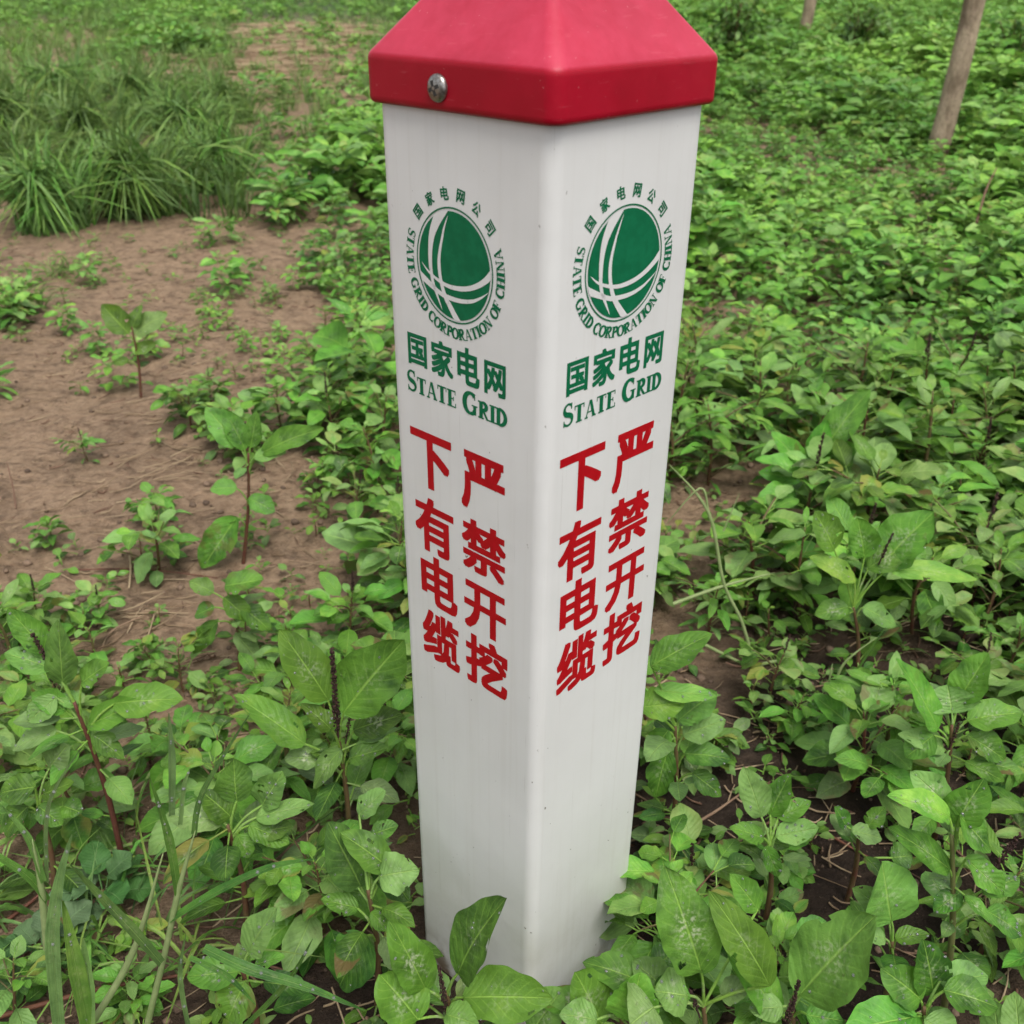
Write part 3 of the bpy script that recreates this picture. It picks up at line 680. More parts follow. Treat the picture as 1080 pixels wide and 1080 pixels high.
hero('tall pigweed at the right edge with a folded chalky white leaf on top', (1014, 1025), (1004, 880),
     [(1002, 862, 936, 836, 34, 0, -.5, 1.0), (1008, 870, 1036, 820, 44, .4, .8, .45), (1012, 860, 1044, 898, 40, .2, -.4, .4), (1002, 917, 936, 872, 36, 0, -.3, .42), (1018, 905, 1060, 945, 30, 0, -.6, .6),
      (1000, 850, 962, 812, 34, 1.2, 1.8, .6), (1014, 940, 985, 962, 24, 0, -.5, .4), (1035, 940, 1075, 925, 30, 0, .3, .45), (1040, 960, 1078, 985, 30, -.3, -.8, .4), (1010, 930, 980, 925, 26, 1, 1, .3)],
     spike=[(1052, 912, 1076, 880, .3, .0026)], extra=8, dust=1.5, redness=.8)
hero('low weed with paired pointed leaves in the dark soil gap right of the post', (815, 935), (812, 892),
     [(806, 884, 770, 874, 22, 0, 0, .55), (818, 882, 864, 874, 26, 0, 0, .66), (803, 862, 786, 808, 34, 1, 2, .45), (812, 860, 832, 815, 30, 1.2, 2.2, .4), (820, 862, 856, 846, 22, 1, 1.4, .6), (808, 892, 820, 925, 18, -.5, -1.2, .35)], extra=6, dust=.5)
hero('low weed with oval leaves lying over soil between the post and the right edge', (905, 905), (905, 880),
     [(898, 876, 930, 886, 22, 0, 0, .35), (940, 905, 962, 902, 28, 0, 0, .3, 2), (893, 872, 880, 850, 20, .6, 1, .3), (915, 872, 934, 852, 20, .6, 1, .35)], extra=5, dust=.3, xl=.03)
hero('pigweed with raised pointed leaves at the right edge below the stalks', (1000, 840), (1004, 765),
     [(990, 770, 946, 694, 40, 0, .6, .62), (996, 790, 948, 775, 26, 0, -.5, .4), (1004, 752, 1000, 722, 50, .5, 1.5, .5, 2), (1020, 760, 1078, 752, 36, 0, 0, .75), (1010, 740, 1044, 690, 40, 1, 1.6, .55), (985, 775, 956, 800, 30, -.5, -1.2, .4), (1020, 775, 1060, 800, 30, -.5, -1, .45), (992, 735, 962, 750, 28, 2, 2, .35)],
     spike=[(1004, 782, 1012, 762, -.2, .002)], extra=12, dust=.7)
hero('yellow green weed touching the right edge of the post at mid height', (712, 850), (712, 765),
     [(686, 703, 750, 668, 40, -.6, -.2, .45), (690, 728, 756, 736, 24, -.4, -.8, .85), (676, 746, 722, 742, 36, -.8, -1, .82), (715, 760, 755, 728, 36, .4, 1, .4), (720, 775, 766, 760, 32, 0, 0, .4), (705, 790, 690, 840, 30, 0, -.8, .35), (722, 795, 770, 800, 28, 0, -.4, .35), (730, 815, 760, 840, 26, -.4, -1, .3), (705, 770, 684, 800, 30, -.5, -1, .4)], extra=14, dust=.4)
hero('weed with a chalky curled leaf in the middle of the right hand weeds', (905, 715), (900, 640),
     [(902, 612, 853, 590, 26, -.3, -.5, 1.0), (880, 580, 858, 540, 34, .5, 1.2, .55), (912, 588, 905, 545, 34, .8, 1.4, .5), (915, 600, 960, 575, 34, .5, .8, .5), (935, 600, 1030, 610, 26, -.5, -1, .95), (930, 595, 985, 540, 54, .8, 1.2, .5), (895, 640, 860, 650, 24, 0, -.3, .5), (910, 640, 945, 660, 26, 0, -.6, .45)],
     spike=[(930, 588, 942, 562, 0, .002)], extra=12, dust=1.0)
hero('weed with upright leaves in a loose rosette beyond the pale stalks', (855, 560), (852, 500),
     [(850, 500, 815, 455, 26, 0, .8, .7), (856, 498, 872, 442, 26, .3, 1, .5), (860, 495, 905, 470, 30, .3, .6, .75), (866, 480, 915, 410, 36, 1, 1.6, .5), (846, 505, 800, 500, 22, 0, 0, .55), (862, 505, 900, 520, 24, -.3, -.6, .7), (845, 490, 880, 460, 26, .6, 1.2, .8), (856, 505, 848, 540, 22, -.4, -1, .4)], extra=10, dust=.8)
# left side
hero('dark stemmed seedling standing alone on the bare soil, leaves spread at its top', (254, 590), (262, 478),
     [(252, 470, 217, 430, 32, 0, .4, .5), (258, 474, 236, 432, 24, .3, .8, .4), (264, 472, 272, 434, 20, .4, .8, .45), (276, 478, 341, 450, 26, 0, 0, .5), (268, 482, 302, 478, 20, -.3, -.6, .6), (250, 515, 222, 516, 20, 0, 0, .6), (250, 545, 214, 600, 34, -.3, -1, .4), (262, 525, 290, 540, 22, -.2, -.5, .4)], extra=5, dust=.5, redness=.0, xl=.03)
hero('weed with rounded low leaves on the soil below the lone seedling', (250, 700), (245, 640),
     [(237, 618, 278, 612, 30, 0, 0, .5, 2), (236, 630, 262, 655, 24, -.3, -.8, .5), (226, 640, 205, 650, 22, 0, -.3, .4), (255, 640, 285, 665, 26, -.2, -.6, .35), (230, 655, 205, 690, 22, -.4, -1, .4), (248, 668, 276, 700, 22, -.4, -1, .35), (225, 625, 200, 612, 20, .3, .5, .5)], extra=10, dust=.3, xl=.035)
hero('leaning dark seedling with two wide leaves on the bare soil at the upper left', (148, 420), (139, 345),
     [(136, 352, 106, 322, 26, 0, .5, .6), (142, 352, 176, 330, 24, 0, .4, .55), (140, 345, 150, 322, 18, .4, .8, .5), (142, 372, 165, 362, 14, 0, 0, .7), (136, 380, 118, 384, 12, 0, 0, .5)], extra=2, dust=.5, redness=.1, xl=.03)
hero('branching pigweed with a red stem in the left foreground', (118, 868), (78, 740),
     [(60, 735, 30, 762, 26, 0, -.8, .6), (66, 722, 64, 655, 34, 0, .5, .35), (92, 765, 150, 742, 30, .3, 0, .6), (120, 742, 192, 740, 40, .4, 0, .7), (56, 705, 4, 690, 34, 0, 0, .5), (86, 720, 116, 700, 28, .3, .5, .55), (60, 770, 14, 790, 28, -.3, -.8, .5), (98, 775, 130, 800, 26, -.3, -.8, .45), (50, 690, 10, 640, 30, .5, 1, .45), (70, 750, 34, 730, 26, 0, .3, .6), (84, 740, 60, 735, 22, .5, .5, .65)],
     spike=[(52, 700, 34, 668, 0, .0024)], extra=10, dust=.4, redness=.0)
hero('weed with paired leaves low beside the red stemmed plant at the left edge', (40, 900), (40, 850),
     [(38, 830, 0, 838, 34, 0, 0, .4), (45, 838, 78, 826, 24, 0, 0, .45), (40, 850, 66, 870, 24, -.3, -.8, .35), (30, 850, 6, 880, 34, -.3, -.8, .25), (52, 810, 72, 785, 30, 1, 1.4, .35), (66, 850, 86, 858, 24, 0, -.4, .35)], extra=6, dust=.3)
hero('small weed with four veined leaves in a cross near the lower left', (262, 1060), (252, 1015),
     [(252, 1025, 197, 1032, 36, 0, -.4, .55), (262, 1005, 292, 958, 38, .3, 1, .5), (258, 1035, 240, 1076, 44, -.4, -1.6, .62), (256, 1012, 250, 995, 16, .4, .6, .65), (268, 1018, 300, 1010, 20, .2, .2, .6)], extra=4, dust=.6, redness=.1)
hero('weed with a rosette of wet leaves between the seed spike plant and the grass', (250, 930), (240, 870),
     [(236, 866, 178, 860, 34, 0, -.3, .55), (244, 862, 214, 834, 34, .4, .8, .4), (262, 870, 305, 890, 28, 0, -.6, .5), (270, 862, 332, 850, 28, .3, .2, .62), (250, 845, 245, 800, 40, 1, 1.6, .3), (276, 850, 300, 815, 34, 1, 1.4, .35), (250, 880, 262, 905, 22, -.4, -1, .55), (268, 880, 310, 870, 26, .1, .1, .45)], extra=10, dust=.5)

# crinkled, deeply veined rosettes in the left foreground
def crinkled(label, base, sc):
    g = at(base[0], base[1], .3 * W); g[2] = gz(g[0], g[1]); fo, st = MB(), MB(); r = random.Random(base[0])
    tube(st, [[0, 0, -.01], [0, 0, .02 * sc]], [.0018, .0014], 6, (0.5, .6, 0))
    for i in range(9):
        az = i * 2.4 + r.uniform(-.3, .3); el = .15 + .08 * i; L = .034 * sc * r.uniform(.7, 1.1) * (1 - i * .04)
        d = np.array([math.cos(az) * math.cos(el), math.sin(az) * math.cos(el), math.sin(el)]); b = np.array([0, 0, .012 * sc + .002 * i]) + d * L * .4
        tone = (r.random(), r.uniform(.2, .6), .15)
        tube(fo, [[0, 0, .01 * sc], b], [.0009, .0008], 5, tone, 2, False, u=.5)
        leaf(fo, b, d, np.array([0, 0, 1.]), L, L * .85, .2, .2, .09, 13, 18, 2, tone, r.random())
    o = empty('dead_nettle', g); tag(o, label, 'weed'); st.build('stem', M['stem'], o); fo.build('foliage', M['nettle'], o)
    HERO.append((g[0], g[1]))
crinkled('crinkled dark green rosette behind the tall grass blades at the lower left', (105, 930), 1.2)
crinkled('crinkled rosette at the left picture edge beside the red stem', (40, 990), 1.1)

# ------------------------------------------------------------------ grasses
def grass_hero(label, base, blades, name='grass_plant'):
    g = at(base[0], base[1], .50 * W if base[1] > 800 else 0); g[2] = gz(g[0], g[1]); y0 = g[1]; fo, dr, sh = MB(), MB(), MB(); r = random.Random(base[0] + base[1])
    for bl in blades:
        pts, w, age, is_stem = bl[0], bl[1], bl[2], bl[3] if len(bl) > 3 else 0
        P = []
        for (px, py, dy) in pts:
            Q = aty(px, py, y0 + dy * .01); zg = gz(Q[0], Q[1]) + .003
            if Q[2] < zg: Q = CAM + (Q - CAM) * ((zg - CAM[2]) / (Q[2] - CAM[2]))
            P.append(Q - g)
        dep = (g - CAM) @ fw; wd = w * dep / F; k = len(P)
        if is_stem: tube(sh, P, [wd * .42] + [wd * .36] * (k - 2) + [wd * .05], 7, (r.random(), age, 0), 6)
        else:
            wd *= .8; ws = np.interp(np.linspace(0, 1, k), [0, .25, .6, 1], [wd * .75, wd, wd * .85, wd * .08])
            tc = unit(CAM - g); ribbon(fo, P, ws, tc + np.array([r.uniform(-.3, .3), 0, .5]), .18, (r.random(), age, .35), 8)
            for _ in range(4):
                a = r.uniform(.15, .9) * (k - 1); bead(dr, catmull(np.array(P), a) + tc * .0005, r.choice((.0006, .0008, .0012)), tc, .8, nu=8, nv=4)
    o = empty(name, g); tag(o, label, 'grass plant')
    if sh.n: sh.build('stem', M['stalk'], o)
    if fo.n: fo.build('blades', M['grass'], o, True, dr, M['drop'])
grass_hero('clump of broad wet grass blades at the lower left, one blade tall and upright', (100, 1130),
           [([(64, 1100, 0), (56, 1000, 0), (62, 935, .3), (76, 880, .8)], 17, .45), ([(170, 1016, 0), (140, 982, .2), (105, 945, .3), (74, 912, .2)], 13, .3), ([(96, 1100, 0), (80, 1020, 0), (66, 950, .4)], 22, .9),
            ([(94, 1100, 0), (92, 1040, .3), (88, 990, .6)], 20, .8), ([(50, 950, .8), (30, 925, .6), (0, 905, .3), (-30, 890, 0)], 10, .4), ([(46, 930, .8), (30, 885, 1), (2, 850, 1.2)], 9, .45), ([(50, 930, 1), (52, 850, 1.6), (85, 790, 2)], 7, .3),
            ([(50, 1000, .5), (44, 940, .8), (34, 885, 1)], 9, .7, 1)])
grass_hero('grass with pale thick stems and long arching blades left of the post', (165, 1110),
           [([(100, 1075, 0), (140, 1005, .4), (172, 900, 1)], 9, .75, 1), ([(156, 1078, 0), (175, 1000, .3), (188, 940, .6), (206, 876, 1)], 8, .6, 1), ([(188, 943, .5), (178, 885, .8), (158, 820, 1.2)], 11, .35),
            ([(181, 860, 1.4), (181, 800, 1.6), (178, 752, 1.8)], 9, .25), ([(205, 880, 1), (215, 835, 1.3), (264, 752, 1.8)], 9, .2), ([(180, 970, .4), (230, 940, .2), (285, 915, 0), (332, 906, -.4)], 11, .3),
            ([(215, 1000, .2), (262, 1022, -.2), (320, 1040, -.8), (385, 1066, -1.6)], 14, .32), ([(200, 1010, .3), (240, 1030, 0), (270, 1060, -.6)], 8, .3), ([(190, 870, 1), (194, 830, 1.2), (200, 812, 1.4)], 6, .7),
            ([(240, 1100, -.5), (300, 1040, .4), (330, 990, 1.2)], 8, .3), ([(200, 1090, -.5), (190, 1030, .3), (196, 985, .6)], 7, .3)])
grass_hero('jointed pale grass stalk leaning over the soil right of the post', (795, 702),
           [([(795, 700, 0), (782, 655, .6), (763, 614, 1.2), (747, 540, 2.4), (706, 490, 3.2)], 5, .65, 1), ([(710, 637, .8), (763, 618, 1.2), (817, 604, 1.6)], 5, .7, 1), ([(739, 678, 0), (775, 696, 0), (792, 704, 0)], 5, .6, 1),
            ([(792, 704, 0), (825, 697, .1), (862, 706, 0)], 5, .6, 1), ([(763, 560, 2), (780, 520, 2.6)], 3, .5, 1), ([(747, 540, 2.4), (738, 515, 2.6), (700, 556, 2.4)], 3, .6, 1)], name='grass_stalk')
grass_hero('green bristly grass ear on a thin stem in the right hand weeds', (872, 775),
           [([(872, 770, 0), (880, 730, .4), (890, 700, .8), (925, 672, 1.4)], 4, .4, 1), ([(866, 765, .2), (878, 700, .9)], 7, .55, 1), ([(884, 740, .5), (915, 690, 1.2), (935, 660, 1.6)], 4, .4)], name='grass_stalk')

def tussock(label, loc, h, n, spread, seed, name='grass_tussock', group=None, wd=.006, dry=.06):
    r = random.Random(seed); fo = MB()
    for i in range(n):
        az = r.uniform(0, 6.28); rr_ = spread * .35 * math.sqrt(r.random()); L = h * r.uniform(.55, 1.25); out = r.uniform(.15, 1.1) * spread
        b = np.array([rr_ * math.cos(az * 1.7), rr_ * math.sin(az * 1.7), -.01]); d = np.array([math.cos(az), math.sin(az), 0])
        droop = r.uniform(.1, .95) if out > .4 * spread else r.uniform(0, .2)
        m = b + d * out * .35 + np.array([0, 0, L * .62]); e = b + d * out + np.array([0, 0, L * (1 - droop)])
        w = wd * r.uniform(.6, 1.4); age = r.uniform(.3, 1.15) if r.random() > dry else 1.4
        ribbon(fo, [b, m, e], [w * .7, w, w * .1], np.array([d[0] * .3, d[1] * .3, 1]) + rng.normal(0, .3, 3), .22, (r.random(), age, .25 if age < 1 else 2.5), 4)
    o = empty(name, loc); tag(o, label, 'grass', group); fo.build('blades', M['grass'], o)
def gpt(px, py): g = at(px, py); g[2] = gz(g[0], g[1]); return g
TUS = [(60, 240, .28, 300, .30, 'large dark grass tussock at the left edge above the bare soil'), (150, 225, .32, 380, .32, 'tallest grass tussock at the upper left, blades arching over the soil'),
        (240, 200, .27, 260, .26, 'grass tussock at the right end of the upper left clump'), (5, 205, .30, 240, .28, 'grass tussock cut by the left picture edge'), (105, 178, .36, 320, .34, 'grass tussock behind the tallest one at the upper left'),
        (200, 160, .32, 280, .32, 'grass tussock behind the right end of the upper left clump'), (20, 150, .34, 260, .34, 'grass tussock near the left edge behind the cut one'), (150, 130, .36, 260, .38, 'pale grass tussock in the third row of the upper left clump'),
        (70, 118, .36, 240, .40, 'grass tussock at the back of the upper left clump'), (245, 128, .28, 180, .32, 'loose grass tussock beside the upper bare strip')]
for i, (px, py, h, n, s, lb) in enumerate(TUS):
    tussock(lb, gpt(px, py), h * .92, int(n * 1.25), s * 1.1, 50 + i, wd=.0085)
for i, (px, py, h, n, lb) in enumerate([(25, 330, .10, 60, 'short yellowing grass tuft on the soil at the left edge'), (70, 290, .09, 50, 'short grass tuft just below the dark tussocks'), (350, 120, .14, 60, 'thin grass tuft beside the bare patch left of the red cap'), (292, 168, .14, 70, 'loose grass tuft between the tussocks and the bare patch'), (400, 190, .10, 40, 'grass tuft close to the left side of the post'), (20, 960, .10, 26, 'thin green grass tuft at the left edge by the broad blades'), (120, 1010, .12, 30, 'thin green grass tuft between the broad blades and the thick stems'), (225, 1000, .11, 26, 'thin green grass tuft right of the thick pale stems'), (150, 905, .10, 20, 'thin green grass tuft below the red stemmed weed')]):
    tussock(lb, gpt(px, py), h * .7, n, .13, 80 + i, 'grass_tuft', wd=.0032, dry=.3)

# ------------------------------------------------------------------ scattered individual weeds
DENS = np.array([
    [.45, .50, .55, .30, .35, .9, .9, .9, 1, 1, 1, 1], [.30, .30, .40, .42, .6, .9, .9, .9, 1, 1, 1, 1], [.30, .35, .55, .55, .80, .9, .9, .9, 1, 1, 1, 1],
    [.55, .40, .50, .42, .75, .8, .8, .6, .20, .95, 1, 1], [.10, .24, .38, .48, .75, .8, .8, .8, .75, .95, 1, 1], [.06, .10, .42, .38, .75, .8, .8, .6, .40, .9, .95, .95],
    [.34, .16, .38, .52, .9, .6, .6, .6, .40, .8, .9, .95], [.7, .35, .45, .8, 1, .6, .6, .6, .60, .8, .9, .95], [.8, .6, .6, .9, 1, .5, .5, .7, .55, .6, .75, .9],
    [.55, .45, .5, .8, .95, .4, .4, .8, .55, .4, .5, .7], [.45, .4, .45, .6, .9, .2, .2, .7, .6, .3, .45, .6], [.45, .45, .45, .55, .7, .3, .4, .7, .7, .6, .6, .6]])
def dens(px, py):
    x = min(10.999, max(0, px / 90 - .5)); y = min(10.999, max(0, py / 90 - .5)); i, j = int(y), int(x); a, b = y - i, x - j
    i2, j2 = min(11, i + 1), min(11, j + 1)
    return DENS[i, j] * (1 - a) * (1 - b) + DENS[i2, j] * a * (1 - b) + DENS[i, j2] * (1 - a) * b + DENS[i2, j2] * a * b
protos = []
for i in range(14):
    r = random.Random(300 + i); h = r.uniform(.085, .15)
    protos.append((h, weed_arrays(h, r.randint(18, 30), r.uniform(.042, .064), (r.uniform(-.02, .02), r.uniform(-.02, .02)), 2 if i < 8 else 1, i % 4 == 1, 1.0, r, r.randint(2, 5), .45, narrow=(i % 5 == 2))))
small = []
for i in range(8):
    r = random.Random(500 + i); h = r.uniform(.03, .055)
    small.append((h, weed_arrays(h, r.randint(7, 11), r.uniform(.022, .032), (r.uniform(-.006, .006), r.uniform(-.006, .006)), 1, False, 1.0, r, 0, .3)))
def zone(x, y, px, py, sm):
    side = 'left' if px < 540 else 'right'
    if py > 760: return ('low seedling in the gaps between big leaved foreground weeds %s of the post' if sm else 'leafy weed filling in behind the foreground leaves %s of the post') % side
    if side == 'left':
        if px > 330: return 'seedling close along the left side of the post' if sm else 'bushy weed close along the left side of the post'
        if py < 250: return 'small weed around the grass tussocks at the upper left' if sm else 'weed growing among the grass tussocks at the upper left'
        if py < 620: return 'small scattered seedling on the bare soil left of the post' if sm else 'larger weed standing on the bare soil left of the post'
        return 'seedling at the near edge of the bare soil' if sm else 'weed at the near edge of the bare soil patch'
    if px < 800: return ('seedling on the narrow soil strip' if sm else 'weed close behind the right side') + ' of the post' if not sm else 'seedling beside the right side of the post'
    if py > 480: return 'seedling under the right hand weeds near the pale stalks' if sm else 'weed in the loose stand around the pale stalks on the right'
    return 'seedling in the dense weeds right of the post' if sm else 'weed in the dense stand right of the post, nearer than the tree'
placed = []
master = {}
def put_weed(x, y, kind, i, sc, rz, label, grp):
    key = (kind, i); h, arrs = (protos if kind == 'p' else small)[i]
    if key not in master:
        o = weed_thing(label, (x, y, gz(x, y)), arrs, 'pigweed' if kind == 'p' else 'seedling', grp); master[key] = o
    else:
        o = copy_tree(master[key]); o['label'] = label; o['group'] = grp
    o.location = (x, y, gz(x, y)); o.rotation_euler = (random.uniform(-.12, .12), random.uniform(-.12, .12), rz); o.scale = (sc, sc, sc)
def scatter(kind, n, ymax, mind, tries=200000):
    k = 0; P = []; seen = set()
    for _ in range(tries):
        if k >= n: break
        dd = math.sqrt(random.random()) * (ymax + .75)
        y = dd - .62; x = (random.random() - .5) * (dd * 1.45 + .35)
        if abs(x) < .10 and abs(y) < .10: continue
        h = .05 if kind == 'p' else .015
        px, py, d = to_px((x, y, h))
        if d < .25 or not (-60 < px < 1140 and -20 < py < 1180): continue
        bx, by, _d = to_px((x, y, 0))
        if by > 720 and kind == 'p' and 410 < px < 690 and y < .02: continue          # keep the post clear
        if y < .0 and 405 < px < 690: continue
        m = mind * (1 + .10 * d); ck = (int(x / m + 500), int(y / m + 500))
        if ck in seen: continue
        seen.add(ck)
        if random.random() > dens(px, py): continue
        if any((x - a) ** 2 + (y - b) ** 2 < m * m * .45 for a, b in P): continue
        lim = .055 if kind == 'p' else .022
        if any((x - a) ** 2 + (y - b) ** 2 < lim * lim for a, b in HERO): continue
        P.append((x, y)); k += 1
        bare = dens(px, py) < .52
        sc = random.uniform(.75, 1.2) * (1 if not bare else random.uniform(.5, .85))
        if py > 640 and kind == 'p': sc *= .78
        elif px > 690 and kind == 'p': sc *= 1.15
        lb = zone(x, y, bx, by, kind == 's')
        grp = lb.split(' of the post')[0] if False else ('weeds: ' if kind == 'p' else 'seedlings: ') + lb
        put_weed(x, y, kind, random.randrange(len(protos if kind == 'p' else small)), sc, random.uniform(0, 6.28), lb, grp)
    return P
PW = scatter('p', 276, 1.10, .066)
PS = scatter('s', 290, 1.7, .040)
print('weeds', len(PW), len(PS))

# ------------------------------------------------------------------ far weeds that read as one mass
def mass(name, arrs_list, pts, mat, label, agey=0.0):
    out = MB()
    for (x, y, sc, rz, i) in pts:
        V, Fq, U, C = arrs_list[i]; c, s = math.cos(rz), math.sin(rz)
        Q = np.stack([V[:, 0] * c - V[:, 1] * s, V[:, 0] * s + V[:, 1] * c, V[:, 2]], 1) * sc + np.array([x, y, gz(x, y)])
        C2 = C.copy(); C2[:, 0] = (C[:, 0] * .5 + random.random() * .5); C2[:, 1] = np.clip(C[:, 1] + random.uniform(-.25, .25) + .45 * noise.noise((x * .9, y * .9, 2.2)) + agey, 0, 1.1)
        out.add(Q, Fq, U, C2)
    tag(out.build(name, mat), label, 'ground cover', kind='stuff')
lod = []
for i in range(10):
    r = random.Random(700 + i); h = r.uniform(.11, .18)
    st, fo, sk = weed_arrays(h, r.randint(22, 32), r.uniform(.060, .084), (r.uniform(-.03, .03), r.uniform(-.03, .03)), 1 if i < 6 else 0, False, 1.0, r, 2, .4, narrow=(i % 4 == 3)); lod.append(fo.arrays())
pts = []; P = {}
for _ in range(130000):
    dd = 1.45 + 26 * random.random() ** 2.0; y = dd - .62; x = (random.random() - .5) * (dd * 2.1 + .9)
    px, py, d = to_px((x, y, .08))
    if not (-420 < px < 1500): continue
    m = .086 + .0062 * round(d); c = (int(x / m + 5000), int(y / m + 5000), round(m, 3))
    if c in P: continue
    P[c] = 1
    if random.random() > dens(px, py) ** 1.3: continue
    if px < 285 and 55 < py < 262 and random.random() < .82: continue
    if d < 2.4 and (y < 1.05 and abs(x) < 1.3 or any((x - a) ** 2 + (y - b) ** 2 < .005 for a, b in PW)): continue
    lump = .95 + 1.0 * max(-.45, noise.noise((x * 1.2, y * 1.2, 5.5)))
    pts.append((x, y, random.uniform(.75, 1.3) * lump * (1 if dens(px, py) > .5 else random.uniform(.45, .75)) * (1 + .015 * d), random.uniform(0, 6.28), random.randrange(6) if d < 2.8 else 6 + random.randrange(4)))
print('far weeds', len(pts))
mass('weed_carpet', lod, pts, M['weed'], 'dense carpet of leafy green weeds stretching away behind the post and round the trees', .12)
# small under-storey leaves
us = []
for i in range(8):
    r = random.Random(800 + i); st, fo, sk = weed_arrays(.02, r.randint(5, 8), r.uniform(.014, .022), (0, 0), 0, False, 1.0, r, 0, .3); us.append(fo.arrays())
pts = []
for _ in range(9000):
    dd = .1 + 3.2 * random.random(); y = dd - .62; x = (random.random() - .5) * (dd * 1.5 + .4)
    if abs(x) < .09 and abs(y) < .09: continue
    px, py, d = to_px((x, y, .01))
    if d < .2: continue
    if random.random() > .55 * max(0, dens(px, py) - .12): continue
    pts.append((x, y, random.uniform(.5, 1.3), random.uniform(0, 6.28), random.randrange(8)))
print('understorey', len(pts))
mass('low_leaf_cover', us, pts, M['weed'], 'tiny weed leaves covering the soil between the larger plants')
# far grass at the upper left and thin grass among the weeds
gl = []
for i in range(6):
    r = random.Random(900 + i); fo = MB()
    for j in range(26):
        az = r.uniform(0, 6.28); L = r.uniform(.08, .2); o_ = L * r.uniform(.1, .7); d = np.array([math.cos(az), math.sin(az), 0]); b = d * r.uniform(0, .04)
        ribbon(fo, [b, b + d * o_ * .4 + np.array([0, 0, L * .65]), b + d * o_ + np.array([0, 0, L * r.uniform(.6, 1)])], [.003, .0045, .0005], d * .3 + np.array([0, 0, 1]), .2, (r.random(), r.uniform(.2, .9) if r.random() > .15 else 1.1, .2), 2)
    gl.append(fo.arrays())
pts = []
for _ in range(5200):
    dd = 2.6 + 22 * random.random() ** 1.7; y = dd - .62; x = -(random.random()) * (dd * .75 + .3)
    px, py, d = to_px((x, y, .05))
    if px < -150 or py > 205 + 60 * noise.noise((x * 2.5, y * 2.5, 8.8)) - (60 if px > 270 else 0) or random.random() > dens(px, py) * 1.5 or (250 < px < 390 and random.random() < .75): continue
    pts.append((x, y, random.uniform(.7, 1.3), random.uniform(0, 6.28), random.randrange(6)))
mass('meadow_grass', gl, pts, M['grass'], 'fine green grass running back behind the tussocks at the upper left', .2)

# ------------------------------------------------------------------ dead straw, clods, twigs
mb = MB()
def straw(x, y, L, az, w, tone, lift=.004):
    d = np.array([math.cos(az), math.sin(az), 0]); n = np.array([-d[1], d[0], 0]); c = np.array([x, y, gz_fine(x, y) + lift])
    tube(mb, [c - d * L / 2 + np.array([0, 0, random.uniform(-.002, .004)]), c + n * L * random.uniform(-.12, .12), c + d * L / 2 + np.array([0, 0, random.uniform(-.002, .006)])], [w, w, w * .6], 4, tone, 2)
for _ in range(3600):
    dd = .15 + 2.6 * random.random(); y = dd - .62; x = (random.random() - .5) * (dd * 1.4 + .3)
    if abs(x) < .09 and abs(y) < .09: continue
    straw(x, y, random.choice((.012, .02, .03, .05, .07)) * random.uniform(.6, 1.3), random.gauss(.25, .7), random.uniform(.0004, .0012), (0.5, random.random(), 0), random.uniform(.001, .004))
for (px, py, n, s) in ((190, 495, 26, .05), (320, 480, 14, .05), (140, 650, 10, .03), (320, 38, 700, .9), (290, 52, 500, .7), (330, 95, 160, .3), (310, 72, 260, .35), (720, 480, 14, .04), (400, 400, 12, .05)):
    g = at(px, py)
    fs = 1 + 2.2 * max(0, g[1] - 1.0) / 5
    for _ in range(n): straw(g[0] + random.gauss(0, s), g[1] + random.gauss(0, s * 1.2), random.uniform(.03, .09) * fs, random.gauss(.3, .8), random.uniform(.0006, .0014) * fs, (0.5, random.uniform(.3, 1.1), 0), random.uniform(.002, .012) * fs)
tag(mb.build('straw_litter', M['straw']), 'bits of dead straw and broken stems strewn over the bare soil', 'litter', kind='stuff')
mb = MB()
for _ in range(5000):
    dd = .15 + 2.2 * random.random(); y = dd - .62; x = (random.random() - .5) * (dd * 1.4 + .3)
    if abs(x) < .09 and abs(y) < .09: continue
    rr_ = .0008 + .0062 * random.random() ** 6; e = np.linspace(-1.57, 1.57, 5); th = np.arange(7) * .8976
    V = np.array([(math.cos(a) * math.cos(q), math.cos(a) * math.sin(q), math.sin(a) * .7) for a in e for q in th]); V = V * (rr_ * rng.uniform(.75, 1.25, (len(V), 1)))
    mb.add(V + np.array([x, y, gz_fine(x, y) + rr_ * .25]), gfaces(5, 7, True), None, (0.5, random.random(), 0))
dk = MB(); mb, keepmb = dk, mb
for _ in range(1500):
    dd = .15 + 2.8 * random.random(); y = dd - .62; x = (random.random() - .5) * (dd * 1.4 + .3)
    if abs(x) < .09 and abs(y) < .09: continue
    straw(x, y, random.uniform(.006, .03), random.uniform(0, 6.28), random.uniform(.0005, .0016), (0.5, -.4 + .7 * random.random(), 0), random.uniform(.001, .003))
tag(dk.build('leaf_litter', M['twig']), 'dark crumbled bits of rotting leaf and stem lying on the soil', 'litter', kind='stuff'); mb = keepmb
tag(mb.build('soil_crumbs', M['stone']), 'small crumbs and clods of soil on the bare ground', 'soil crumbs', kind='stuff')
def twig(label, pts, w, mat, cat='twig', age=.4):
    P = [at(px, py, z) for px, py, z in pts]
    for q in P: q[2] += gz(q[0], q[1])
    g = P[0].copy(); g[2] = gz(g[0], g[1]); mb_ = MB(); tube(mb_, [q - g for q in P], list(np.linspace(w, w * .55, len(P))), 7, (0.5, age, 0), 6, bump=.08)
    o = mb_.build('twig', M[mat]); o.location = g; tag(o, label, cat)
twig('long reddish brown stem lying across the lower left corner', [(-10, 1076, .012), (100, 1046, .016), (160, 1034, .016), (200, 1026, .012)], .0022, 'redtwig', age=.5)
